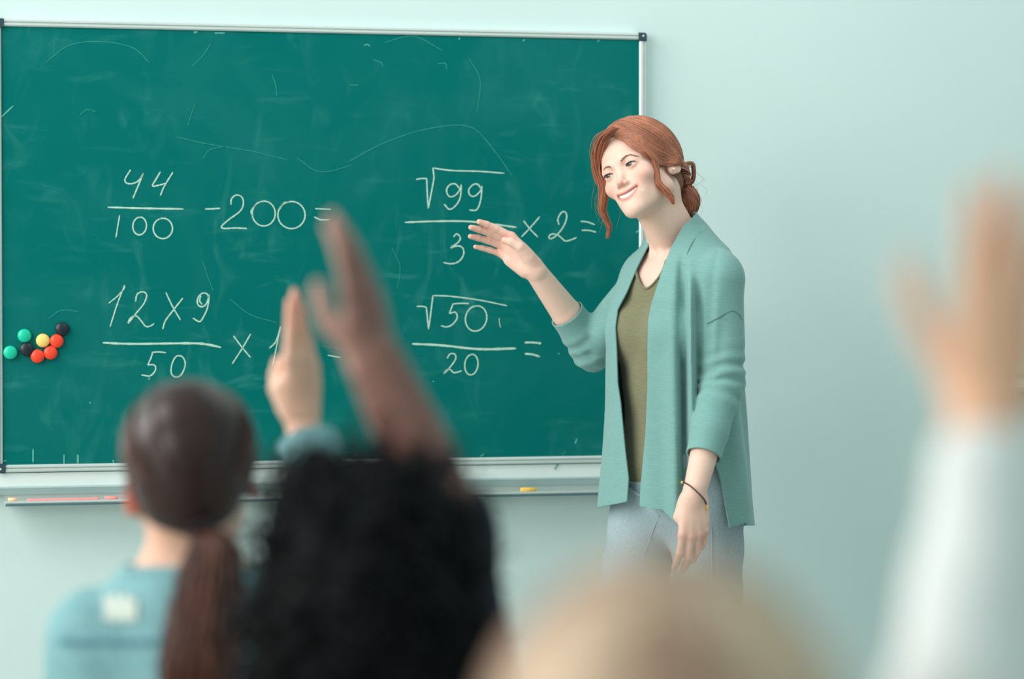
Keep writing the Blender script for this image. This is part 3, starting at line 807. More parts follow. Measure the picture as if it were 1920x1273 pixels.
def face_y(xx, zz):
    ys = np.linspace(-.125, -.03, 150)
    P = np.stack([np.repeat(xx[:, None], 150, 1), np.repeat(ys[None], len(xx), 0), np.repeat(zz[:, None], 150, 1)], -1)
    D = sdf(hl_prims, P.reshape(-1, 3)).reshape(len(xx), 150)
    return ys[(D < 0).argmax(1)]
M_brow = material('auburn_brow', lin(150, 104, 84), 0.7, noise=(200, 0.2, 2))
M_lash = material('dark_lash', lin(58, 40, 38), 0.6, noise=(200, 0.1, 2))
for s in (-1, 1):
    n = 170; t = rng.uniform(0, 1 if s > 0 else .72, n)
    bx = s * (.0115 + .0330 * t); bz = .0050 + .0072 * np.sin(np.clip(t * 1.25, 0, 1.15) * 2.1) - .006 * np.maximum(t - .62, 0) / .38
    wid = .0030 * (1 - .65 * t) * rng.uniform(-1, 1, n)
    X0 = bx; Z0 = bz + wid
    X1 = bx + s * .0052; Z1 = bz + wid * .5 + .0016 * (1 - 1.8 * t)
    Y0, Y1 = face_y(X0, Z0), face_y(X1, Z1)
    A = np.stack([X0, Y0 + .0003, Z0], 1); Bq = np.stack([X1, Y1 - .0004, Z1], 1); Mq = (A + Bq) / 2 + (0, -.0006, .0002)
    V2, F2 = tubes(hl(np.stack([A, Mq, Bq], 1)), np.array([[.00042, .00042, .00015]]), 4)
    obj('eyebrow', (V2, F2), M_brow, teacher)
    # upper lash line
    u = np.linspace(-1, 1, 15)
    cx = EYE[0] + .0006; ex = .0122
    lx = s * (cx + u * ex); tilt = s * 7
    lz = -.0010 + .0036 * np.sqrt(np.maximum(0, 1 - u ** 2)) + .0007 * u
    dy = np.sqrt(np.maximum(.0139 ** 2 - (lx - s * EYE[0]) ** 2 - lz ** 2, .002 ** 2))
    line = np.stack([lx, EYE[1] - dy - .0002, lz + EYE[2]], 1)
    k = 26; uu = np.linspace(-.8, .98, k)
    base = np.stack([np.interp(uu, u, line[:, i]) for i in range(3)], 1)
    tip = base + np.stack([s * .0016 * uu, np.full(k, -.0032), .0012 + .0006 * np.abs(uu)], 1)
    v1, f1 = tubes(hl(line)[None], np.array([[.0004] + [.0010] * 13 + [.0007]]), 5)
    v2, f2 = tubes(hl(np.stack([base, (base + tip) / 2 + (0, 0, -.0004), tip], 1)), np.array([[.00035, .0003, .0001]]), 3 + 1)
    obj('eyelash', joinm((v1, f1), (v2, f2)), M_lash, teacher)
tp = []
for i in range(-5, 5):
    xx = (i + .5) * .0056; yy = mouth_y(xx) + .0070
    zz = mouth_c(xx) + mouth_h(xx) * .1 + .0018
    w = .0037 if abs(i + .5) < 1 else .0034
    tp.append(el((xx, yy, zz + .001), (w, .0030, .0080), .0016, 'u', rotz(-math.degrees(math.atan(2 * .0125 * xx / MW ** 2)) * -1)))
lo, hi = bbox(tp, .002)
vt, qt = surface(tp, lo, hi, .0006)
obj('teeth', (hl(vt), qt), material('tooth_enamel', lin(250, 244, 236), 0.25, noise=(80, 0.02, 2)), teacher)
M_pearl = material('pearl', lin(245, 235, 225), 0.2, noise=(80, 0.03, 2))
d, F = ball(None, 1, 14, 10)
obj('earring', (hl(np.array([.0785, -.0055, -.0335])) + d * .0028, F[:, ::-1]), M_pearl, teacher, label='small pearl stud earring')

# hair --------------------------------------------------------------
M_hair = material('copper_hair', lin(188, 112, 80), 0.42, attr='tint', noise=(45, 0.22, 3), spec=0.45)
HC = np.array([0, .012, .030]); HRd = np.array([.0820, .1020, .0905])
A_T = [0, .14, .35, .46, .69, .89, 1.0, 1.2, 1.42, 1.6, 1.75, 1.95, 2.3, 3.15]; Z_T = [.068, .066, .046, .026, .002, -.018, -.028, -.028, -.025, -.022, -.022, -.026, -.050, -.066]
capp = [el(HC, HRd - .0055, .01), el((0, .048, -.010), (.056, .055, .056), .03)] + grow([head_prims()[i] for i in (0, 2, 3)], .0015)
lo, hi = bbox(capp, .01)
vc, qc = surface(capp, lo, hi, .003)
ang = np.abs(np.arctan2(vc[:, 0], -vc[:, 1]))
vc, tc_ = clip(vc, tri(qc), np.interp(ang, A_T, Z_T) - vc[:, 2] + .003)
HC1, HC2 = np.array(lin(198, 124, 92)), np.array(lin(130, 82, 66))
hair = obj('hair', (hl(vc), tc_, np.tile(HC2 * .9, (len(vc), 1))), M_hair, teacher, label='copper red hair gathered in a low bun')
BUN = np.array([.004, .108, -.052])
paths = []; rads = []; cols = []
NS = 26
def addp(p, r0, taper=True, shade=None):
    n = len(p)
    paths.append(p); r = np.full(n, r0)
    if taper: r *= np.interp(np.linspace(0, 1, n), [0, .06, .8, 1], [.5, 1, 1, .35])
    rads.append(r); t = rng.uniform(0, 1) if shade is None else shade
    cols.append(HC2 * (1 - t) + HC1 * t)
T_U = np.array([0, .25, .6, 1.0])
def lerp_u(u, *pts): return np.array([np.interp(u, T_U, [p[i] for p in pts]) for i in range(3)])
side_paths = []
for i in range(2600):
    s = rng.choice([-1, 1]); u = rng.uniform(0, 1) ** 1.35
    m = np.array([s, 1, 1])
    p0 = np.array([rng.normal(0, .0015), -.086 + .13 * u, .105])
    jit = rng.normal(0, .004, 3)
    p1 = lerp_u(u, (.036, -.088, .044), (.044, -.068, .072), (.050, -.03, .092), (.052, .03, .100)) * m + jit
    p2 = lerp_u(u, (.060, -.062, -.002), (.074, -.044, .026), (.082, .004, .050), (.080, .055, .062)) * m + jit
    p3 = lerp_u(u, (.074, -.018, -.018), (.080, .004, .002), (.082, .040, .016), (.070, .080, .025)) * m + jit
    p3b = lerp_u(u, (.078, .030, -.020), (.078, .045, -.008), (.072, .070, -.004), (.045, .100, -.005)) * m + jit
    p4 = np.array([s * .034, .092, -.036 + .012 * u]) + jit * .6
    p5 = BUN + rng.normal(0, .007, 3)
    Pth = spline([p0, p1, p2, p3, p3b, p4, p5], NS)
    q = (Pth - HC) / HRd; k = np.linalg.norm(q, axis=1)
    f = rng.uniform(.985, 1.03) + .010 * math.sin(u * 40 + s)
    wgt = np.interp(np.linspace(0, 1, NS), [0, .78, 1], [1, 1, 0])[:, None]
    side_paths.append((HC + q / k[:, None] * f * HRd) * wgt + Pth * (1 - wgt))
for i in range(600):     # short hair swept from behind the ears and the nape into the bun
    s = rng.choice([-1, 1]); a = rng.uniform(1.55, 3.1)
    z0 = np.interp(a, A_T, Z_T) + rng.uniform(.0, .03)
    st = np.array([s * math.sin(a) * .074, -math.cos(a) * .085 + .01, z0])
    mid = np.array([s * math.sin(a) * .060, .085, (z0 - .045) / 2])
    side_paths.append(spline([st, (st + mid) / 2 + (s * .008, .004, 0), mid, BUN + rng.normal(0, .007, 3)], NS))
SPp = np.array(side_paths); hd_p = head_prims()
for _ in range(2):
    flat_ = SPp.reshape(-1, 3); dS = sdf(hd_p, flat_)
    out_ = flat_ - np.array([0, .005, .0]); out_ /= np.linalg.norm(out_, axis=1, keepdims=True)
    SPp = (flat_ + out_ * np.maximum(.0045 - dS, 0)[:, None]).reshape(SPp.shape)
aS = np.abs(np.arctan2(SPp[..., 0], -SPp[..., 1])); lowz = np.interp(aS, A_T, Z_T) + .001
SPp[..., 2] = np.maximum(SPp[..., 2], lowz - .003 * (np.arange(len(SPp)) % 7 / 7.0)[:, None])
for p in SPp: addp(p, rng.uniform(.0006, .0011))
# bun: coils wound round each other
BR = np.array([.027, .023, .033]); BC = BUN + np.array([.010, .010, -.012])
for i in range(700):
    ax_ = np.array([.55 + rng.normal(0, .12), 1.0, .1 + rng.normal(0, .12)]); ax_ /= np.linalg.norm(ax_)
    e1_ = np.cross(ax_, [0, 0, 1.0]); e1_ /= np.linalg.norm(e1_); e2_ = np.cross(ax_, e1_)
    a = rng.uniform(0, 6.28) + np.linspace(0, rng.uniform(1.8, 3.8), NS); lat = rng.uniform(-1.2, 1.2) + np.linspace(0, rng.normal(0, .25), NS)
    dd = np.cos(lat)[:, None] * (np.cos(a)[:, None] * e1_ + np.sin(a)[:, None] * e2_) + np.sin(lat)[:, None] * ax_
    addp(BC + dd * BR * (rng.uniform(.96, 1.12) + .05 * np.sin(a * 2 + i)[:, None]), rng.uniform(.0006, .0013), shade=rng.uniform(0, .8))
lo = None
nape = [el((0, .050, -.022), (.0640, .055, .046), .01)]
vn_, qn_ = surface(nape, *bbox(nape, .006), .004)
obj('nape_hair', (hl(vn_), qn_, np.tile(HC2, (len(vn_), 1))), M_hair, hair)
bunm = [el(BC, BR * .95, .01)]
# sagging loop behind the ear and stray loops at the back
for c0 in (((.055, .075, -.005), (.062, .110, -.002), (.050, .118, -.028), (.030, .112, -.040)), ((.030, .110, .010), (.030, .128, -.006), (.024, .126, -.034), (.012, .112, -.040))):
    c0 = np.array(c0)
    for i in range(26): addp(spline(c0 + rng.normal(0, .0022, 3), NS) + np.cumsum(rng.normal(0, .0002, (NS, 3)), 0), rng.uniform(.0007, .0013), shade=rng.uniform(.1, .8))
HAIRP = [hl(p) for p in paths]
def lock(pts, Y, width, n, shade=(.4, 1), wav=0.0, r=(.00035, .0008)):
    ctr = np.array([px(a, b, yy) for (a, b), yy in zip(pts, np.interp(np.linspace(0, 1, len(pts)), np.linspace(0, 1, len(Y)), Y))])
    for i in range(n):
        o = rng.normal(0, 1, 3) * .45; w = np.interp(np.linspace(0, 1, NS), np.linspace(0, 1, len(width)), width) / 880.0 / 2
        c = spline(ctr, NS)
        tw = rng.uniform(0, 6.28) + np.linspace(0, 2.5, NS)
        off = np.stack([np.cos(tw) * o[0] + o[2] * .6, np.sin(tw) * o[1], .15 * np.sin(tw * 1.3) * o[2]], 1) * w[:, None]
        HAIRP.append(c + off)
        rr = rng.uniform(*r); rads.append(rr * np.interp(np.linspace(0, 1, NS), [0, .05, .7, 1], [.6, 1, 1, .3]))
        t = rng.uniform(*shade); cols.append(HC2 * (1 - t) + HC1 * t)
hY = HO[1]
lock([(1152, 240), (1131, 258), (1121, 289), (1126, 322), (1133, 348), (1131, 377), (1129.5, 394.6), (1137, 412), (1142.7, 427.6), (1139, 447)], (hY - .085, hY - .02, hY + .0, hY + .01), (16, 24, 22, 18, 15, 13, 11, 9, 5), 260)
lock([(1150, 238), (1125, 268), (1115, 300), (1117, 330), (1127, 356)], (hY - .07, hY + .02, hY + .03), (10, 18, 18, 12, 6), 60)
lock([(1214, 284), (1228, 300), (1232, 320), (1235, 342), (1246, 356), (1257, 370), (1262.5, 383)], (hY - .078, hY - .086, hY - .084), (8, 12, 8, 8, 18, 15, 5), 170)
lock([(1206, 280), (1224, 296), (1232, 316), (1236, 336)], (hY - .080, hY - .084, hY - .083), (10, 10, 8, 4), 60)
for k in range(26):   # flyaways
    a = (1122 + rng.uniform(-8, 14), 330 + rng.uniform(-30, 40)); b = (a[0] + rng.uniform(-10, 26), a[1] + rng.uniform(25, 50)); c = (b[0] + rng.uniform(-8, 22), b[1] + rng.uniform(15, 40))
    lock([a, b, c], (hY, hY + .01), (2, 3, 3), 1, r=(.00016, .00024))
for k in range(14):
    a = (1296 + rng.uniform(-6, 12), 335 + rng.uniform(-20, 40)); b = (a[0] + rng.uniform(4, 22), a[1] + rng.uniform(5, 30)); c = (b[0] + rng.uniform(-22, 8), b[1] + rng.uniform(5, 30))
    lock([a, b, c], (hY + .02, hY + .03), (2, 3, 3), 1, r=(.00016, .00026))
v, f = tubes(np.array(HAIRP), np.array(rads), 5)
cc = np.repeat(np.array(cols), NS * 5, 0)
o = obj('hair_strands', (v, f, cc), M_hair, hair, kind='stuff')
vb, qb = surface(bunm, *bbox(bunm, .006), .004)
obj('bun', (hl(vb), qb, np.tile(HC2, (len(vb), 1))), M_hair, hair)
# ------------------------------------------------------------------ teacher's clothes
def solid(o, t, off=-1):
    m = o.modifiers.new('thickness', 'SOLIDIFY'); m.thickness = t; m.offset = off
    return o
def knit_material(name, color, rib=130.0, dark=0.16):
    m = bpy.data.materials.new(name); m.use_nodes = True
    nt = m.node_tree; N = nt.nodes; L = nt.links; b = N['Principled BSDF']
    b.inputs['Roughness'].default_value = 0.9; b.inputs['Specular IOR Level'].default_value = 0.15
    b.inputs['Sheen Weight'].default_value = 0.25; b.inputs['Sheen Roughness'].default_value = 0.5
    tc = N.new('ShaderNodeTexCoord')
    mp = N.new('ShaderNodeMapping'); mp.inputs['Scale'].default_value = (55, 55, 900); L.new(tc.outputs['Object'], mp.inputs[0])
    n = N.new('ShaderNodeTexNoise'); n.inputs['Scale'].default_value = 1.0; n.inputs['Detail'].default_value = 4; L.new(mp.outputs[0], n.inputs['Vector'])
    wv = N.new('ShaderNodeTexWave'); wv.wave_type = 'BANDS'; wv.bands_direction = 'Z'; wv.inputs['Scale'].default_value = rib
    wv.inputs['Distortion'].default_value = 0.6; L.new(tc.outputs['Object'], wv.inputs['Vector'])
    mr = N.new('ShaderNodeMapRange')
    for k, v in zip(('From Min', 'From Max', 'To Min', 'To Max'), (0.3, 0.7, 1 - dark, 1 + dark * .8)): mr.inputs[k].default_value = v
    L.new(n.outputs[0], mr.inputs[0])
    sc = N.new('ShaderNodeVectorMath'); sc.operation = 'SCALE'; sc.inputs[0].default_value = color
    L.new(mr.outputs[0], sc.inputs['Scale']); L.new(sc.outputs[0], b.inputs['Base Color'])
    ad = N.new('ShaderNodeMath'); L.new(wv.outputs['Fac'], ad.inputs[0]); L.new(n.outputs[0], ad.inputs[1])
    bp = N.new('ShaderNodeBump'); bp.inputs['Strength'].default_value = 0.16; bp.inputs['Distance'].default_value = 0.0010
    L.new(ad.outputs[0], bp.inputs['Height']); L.new(bp.outputs[0], b.inputs['Normal'])
    return m
M_knit = knit_material('mint_knit', lin(122, 166, 162), dark=0.10)
M_rib = knit_material('mint_rib_knit', lin(146, 202, 188), rib=130.0, dark=0.12)
M_tank = knit_material('olive_jersey', lin(128, 126, 98), rib=180.0, dark=0.12)
M_denim = material('pale_grey_denim', lin(158, 178, 186), 0.85, noise=(260, 0.14, 4), bump=(700, 0.35, 0.001), spec=0.2)

ZZ = np.array([.74, .80, .86, .95, 1.05, 1.13, 1.22, 1.29, 1.335, 1.37, 1.40, 1.425, 1.45, 1.475, 1.51])
AA = np.array([.196, .192, .188, .180, .172, .168, .164, .156, .145, .130, .106, .084, .066, .056, .054])
BB = np.array([.150, .147, .143, .137, .130, .126, .122, .116, .108, .098, .083, .068, .061, .054, .052])
CY = np.array([.000, .000, .000, .000, -.004, -.008, -.012, -.010, -.002, .006, .012, .004, -.007, -.015, -.018])
CX = np.array([-.004, -.004, -.004, -.002, 0, 0, .002, .006, .012, .016, .012, .008, .002, 0, 0])
rc_cuff = R_EL + .44 * (R_WR - R_EL); lc_cuff = L_EL + .66 * (L_WR - L_EL)
def bump1(v, c, w): return np.exp(-((v - c) / w) ** 2)
CG = [p for p in grow(torso, .0095)]
def cardigan(P, parts=False):
    q = (P - TC) @ RT; z = P[..., 2]
    a = np.interp(z, ZZ, AA); b = np.interp(z, ZZ, BB)
    x = q[..., 0] - np.interp(z, ZZ, CX); y = q[..., 1] - np.interp(z, ZZ, CY)
    k0 = np.sqrt((x / a) ** 2 + (y / b) ** 2) + 1e-9
    k1 = np.sqrt((x / a ** 2) ** 2 + (y / b ** 2) ** 2) + 1e-9
    d = k0 * (k0 - 1) / k1
    th = np.arctan2(x, -y)
    low = sm(1.34, 1.05, z)
    pxx, pyy = topx(P)
    front = sm(.0, -.03, (P[..., 1] - TC[1]))             # side of the body towards the class
    drift = (pyy - 700) * -.012
    d = d + front * (.036 * bump1(pxx + drift, 1281, 6.5) * sm(1.40, 1.30, z) + .032 * bump1(pxx + drift, 1311, 6.5) * sm(1.36, 1.27, z) - .011 * bump1(pxx + drift, 1262, 12) * sm(1.36, 1.2, z) - .016 * bump1(pxx + drift, 1296, 7) * sm(1.38, 1.28, z))
    d = d + low * (.0035 * np.sin(th * 9 + 1.3 + 2 * np.sin(z * 7)) + .0025 * np.sin(th * 15 + z * 5)) * np.where(np.abs(th) > 1.2, 1, .35)
    d = np.maximum(d, z - 1.515)
    d = fold(d, sdf(CG, P), .012, 'u')
    kz = .006 + .018 * sm(1.10, 1.27, z)
    # sleeves
    SL = [d]
    for i, (S, E, W, cu, ru, re, rcu) in enumerate(((R_SH, R_EL, R_WR, rc_cuff, .050, .047, .0395), (L_SH, L_EL, L_WR, lc_cuff, .053, .0455, .0375))):
        u = (E - S) / np.linalg.norm(E - S); t = (P - S) @ u
        rel = P - S; perp = rel - t[..., None] * u
        d1 = pd(rc(S + u * .01, E, ru, re), P)
        wr = bump1(t, np.linalg.norm(E - S) - .005, .045)
        al = np.arctan2(perp @ np.array([0.2, .3, .9]), perp @ np.array([.9, -.3, .1]))
        d1 = d1 + wr * .0045 * np.sin(t * 200 + 1.2 * np.sin(al + i) + i) + (1 - wr) * .0022 * np.sin(al * 3 + t * 25)
        end = cu + (W - E) * .08
        d2 = pd(rc(E, end, re, rcu - .001), P)
        v = (W - E) / np.linalg.norm(W - E); t2 = (P - E) @ v
        d2 = d2 + .004 * np.sin(t2 * 190 + 1.4 * np.sin(al)) * bump1(t2, .012, .04) + .0012 * np.sin(t2 * 90)
        ds = fold(d1, d2, .012, 'u')
        d = fold(d, ds, kz, 'u'); SL.append((ds, d2 - d1))
    # dropped shoulder seam on the near sleeve
    return SL if parts else d
lo = np.minimum(TC + (-.34, -.34, .775), np.minimum(R_EL, rc_cuff) - .08); hi = np.maximum(TC + (.26, .32, 1.53), L_SH + .1)
lo[2] = .775
vc, qc = surface(None, lo, hi, .0040, field=cardigan, lipf=2.0)
tcg = tri(qc)
def g_of(vc):
    u, v = topx(vc)
    nearside = (vc[:, 1] - TC[1]) < .06 + .0 * vc[:, 2]
    q = (vc - TC) @ RT
    # front opening between the two edges, on the front of the body only
    far = np.interp(v, [380, 453, 498, 546, 581, 614, 651, 719, 756, 842, 898, 941, 1010], [1260, 1218, 1195, 1175, 1157, 1153, 1155, 1157.5, 1163, 1171, 1178, 1175, 1174])
    nea = np.interp(v, [380, 405, 468, 508, 571, 601, 651, 719, 815, 911, 951, 1010], [1298, 1291, 1256, 1241, 1221, 1215, 1214, 1214, 1210, 1201, 1199, 1198])
    g_open = np.minimum(u - far, nea - u)              # positive inside the opening
    back = (q[:, 1] > .0) & (v > 470) | (q[:, 1] > .035) | ((q[:, 0] < -.02) & (q[:, 1] > .0))
    nn = np.stack([q[:, 0] / np.interp(vc[:, 2], ZZ, AA) ** 2, (q[:, 1] - np.interp(vc[:, 2], ZZ, CY)) / np.interp(vc[:, 2], ZZ, BB) ** 2, 0 * q[:, 0]], 1) @ RT.T
    g_open = np.where(back | (nn[:, 1] > 0), -50.0, g_open)
    # collar top: the shawl collar stands round the back of the neck
    g_top = (vc[:, 2] - np.interp(q[:, 1], [-.12, -.05, 0, .05, .1], [1.40, 1.44, 1.470, 1.480, 1.482])) * 900
    # hem: lower at the back, slit at the near side
    hem = np.interp(u, [1100, 1116, 1174, 1199, 1243, 1262, 1300, 1369, 1400, 1420], [953, 952, 941, 950, 957, 976, 982, 990, 980, 979])
    hem = np.where(q[:, 1] > .03, 985, hem)
    g_hem = v - hem
    slit = np.minimum(np.interp(v, [850, 868, 900, 965, 990], [1338, 1341, 1352, 1364, 1369]) - u, u - np.interp(v, [850, 880, 920, 990], [1330, 1310, 1286, 1262]))
    slit = np.where((v > 850) & (q[:, 0] > .03) & (vc[:, 1] < TC[1]), slit, -50)
    g = np.maximum.reduce([g_open, g_top, g_hem, slit])
    # cuffs
    DT, D0, D1 = cardigan(vc, True)
    for (E, W, cu, (ds, fore)) in ((R_EL, R_WR, rc_cuff, D0), (L_EL, L_WR, lc_cuff, D1)):
        ax = (W - E) / np.linalg.norm(W - E); t = (vc - cu) @ ax
        g = np.where((ds < .0015) & (t > -.03) & (ds < DT + .002) & (fore < 0), t * 900, g)
    return g
vk, tk = clip(vc, tcg, g_of(vc) / 900.0)
card = solid(obj('cardigan', (vk, tk), M_knit, teacher, label='open mint green knitted cardigan'), .0032)

def on_field(f, a, b, y0=5.35, y1=5.8, e=.0005):
    ys = np.linspace(y0, y1, 900); P = np.array([px(a, b, t) for t in ys]); k = (f(P) < e).argmax(); return P[k]
M_kseam = knit_material('mint_seam', lin(92, 132, 128))
sp = spline([on_field(cardigan, *p) for p in ((1325, 607), (1345, 597), (1370, 583), (1384, 588), (1392, 600))], 24)
bs = spline([on_field(cardigan, *p) for p in ((1314, 434), (1300, 452), (1289, 474), (1283, 498))], 20)
obj('band_seam', tubes(bs[None], np.full((1, 20), .0009), 6), M_kseam, card)
obj('sleeve_seam', tubes(sp[None], np.full((1, 24), .0009), 6), M_kseam, card)
# tank top
tk_p = grow(torso, .0065)
lo, hi = bbox(tk_p, .01); lo[2] = .84; hi[2] = 1.44
vt, qt = surface(tk_p, lo, hi, .004)
u, v = topx(vt)
neckl = np.interp(u, [1100, 1150, 1180, 1190, 1196, 1203, 1212, 1222, 1233, 1243, 1256, 1300, 1400], [440, 450, 470, 500, 521, 536, 541, 536, 523, 506, 470, 440, 420])
qq = (vt - TC) @ RT
g = np.maximum(np.where(qq[:, 1] > .02, 445, neckl) - v, np.where((np.abs(qq[:, 0]) > .150), 10, -50))
vt, tt = clip(vt, tri(qt), g / 900.0)
tank = solid(obj('tank_top', (vt, tt), M_tank, teacher, label='olive green tank top'), .0025)
# bound neckline
nl = []
for a, b in ((1186, 480), (1190, 500), (1196, 521), (1203, 536), (1212, 541), (1222, 536), (1233, 523), (1243, 506), (1249, 488)):
    ys = np.linspace(5.40, 5.80, 400); P = np.array([px(a, b, t) for t in ys]); d = sdf(tk_p, P); k = (d < .0005).argmax(); nl.append(P[k])
nlp = spline(nl, 40)
vn, fn_ = tubes(nlp[None], np.full((1, 40), .0042), 8, flat=.6)
obj('neck_binding', (vn, fn_), M_tank, tank)

# jeans
def jeans_prims(gr):
    P = [el(tl(0, .012, .90), (.162 + gr, .116 + gr, .142), .06, 'u', RT), el(tl(0, .002, .98), (.140 + gr, .104 + gr, .08), .05, 'u', RT)]
    for a, b, c in ((l_hip, l_kn, l_an), (r_hip, r_kn, r_an)):
        P += [rc(a, b, .079 + gr, .056 + gr, .03), rc(b, c + (0, 0, .01), .056 + gr, .044 + gr, .02)]
    return P
jp = jeans_prims(.004)
lo, hi = bbox(jp, .02); lo[2] = .06; hi[2] = .985
def jf(P):
    d = sdf(jp, P); z = P[..., 2]; q = (P - TC) @ RT
    return d + .0016 * np.sin(z * 70 + q[..., 0] * 60) * sm(.9, .8, z) + .0012 * np.sin(q[..., 0] * 160 + z * 30) * sm(.75, .95, z)
vj, qj = surface(None, lo, hi, .006, field=jf)
vj, tj = clip(vj, tri(qj), np.maximum(vj[:, 2] - np.where(((vj - TC) @ RT)[:, 0] > .03, .965, .902), .085 - vj[:, 2]))
jeans = solid(obj('jeans', (vj, tj), M_denim, teacher, label='pale grey blue jeans'), .003)
def on_jeans(a, b, y0=5.40, y1=5.85):
    ys = np.linspace(y0, y1, 500); P = np.array([px(a, b, t) for t in ys]); d = jf(P); k = (d < .001).argmax(); return P[k]
M_seam = material('denim_seam', lin(172, 188, 194), 0.9, noise=(400, 0.2, 2))
for pts in (((1236, 966), (1222, 1000), (1208, 1040), (1196, 1085)), ((1334, 930), (1334, 990), (1335, 1050), (1336, 1110))):
    sp = spline([on_jeans(*p) for p in pts], 24)
    v2, f2 = tubes(sp[None], np.full((1, 24), .0009), 6)
    obj('seam', (v2, f2), M_seam, jeans)
# folded waistband cloth peeking out under the tank top
wb = spline([on_jeans(1176, 914) , on_jeans(1188, 922), on_jeans(1203, 930)], 20)
v2, f2 = tubes(wb[None], np.full((1, 20), .0065), 8, flat=.5); obj('waistband', (v2, f2), M_denim, jeans)

# shoes
M_shoe = material('white_canvas_shoe', (.7, .7, .68), 0.8, noise=(200, 0.06, 3))
M_sole = material('rubber_sole', (.5, .5, .48), 0.7, noise=(100, 0.05, 2))
for an in (l_an, r_an):
    b = an * (1, 1, 0)
    F = lambda x, y, z: b + RT @ np.array([x, y, z])
    sp = [el(F(0, -.105, .035), (.043, .085, .033), .03, 'u', RT), rc(F(0, .02, .045), F(0, -.06, .05), .042, .040, .03), rc(F(0, .015, .06), F(0, -.02, .09), .042, .038, .02)]
    lo, hi = bbox(sp, .01); lo[2] = .0; hi[2] = .105
    vs_, qs = surface(sp, lo, hi, .006)
    sh = obj('shoe', (vs_, qs), M_shoe, teacher)
    so = [el(F(0, -.045, .012), (.048, .150, .012), .01, 'u', RT)]
    v2, q2 = surface(so, *bbox(so, .008), .006); obj('sole', (v2, q2), M_sole, sh)

# bracelet: braided dark cord with a gold bead and charm
ax = (L_WR - L_EL) / np.linalg.norm(L_WR - L_EL)
bc = L_WR - ax * .004
e1 = np.cross(ax, [0.0, 1, 0.2]); e1 /= np.linalg.norm(e1); e2 = np.cross(ax, e1)
t = np.linspace(0, 2 * math.pi, 60)
tiltv = np.array([0, 0, 1.0])
def brace(off):
    th = t
    r = .0285
    return bc + r * (np.cos(th)[:, None] * e1 + np.sin(th)[:, None] * e2) + ax * (.0165 * (np.cos(th) * e1[0] + np.sin(th) * e2[0]) - .005 * (np.cos(th) * e1[1] + np.sin(th) * e2[1]))[:, None] + .0011 * (np.cos(th * 22 + off)[:, None] * ax + np.sin(th * 22 + off)[:, None] * (np.cos(th)[:, None] * e1 + np.sin(th)[:, None] * e2))
M_cord = material('dark_braided_cord', lin(62, 52, 50), 0.6, noise=(400, 0.3, 2))
M_gold = material('brushed_gold', lin(226, 190, 120), 0.35, metal=0.7, noise=(100, 0.05, 2))
v2, f2 = tubes(np.stack([brace(0), brace(2.1), brace(4.2)]), np.full((3, 60), .0011), 6)
brc = obj('bracelet', (v2, f2), M_cord, teacher, label='dark braided cord bracelet')
bp_ = brace(0); uu, _ = topx(bp_); d, F = ball(None, 1, 14, 10)
obj('bead', (bp_[uu.argmin()] + d * (.0032, .0032, .0036), F[:, ::-1]), M_gold, brc)
cpos = bp_[uu.argmax()]
obj('charm', (cpos + np.array([.002, -.002, -.008]) + d * (.0026, .0022, .0062), F[:, ::-1]), M_gold, brc)
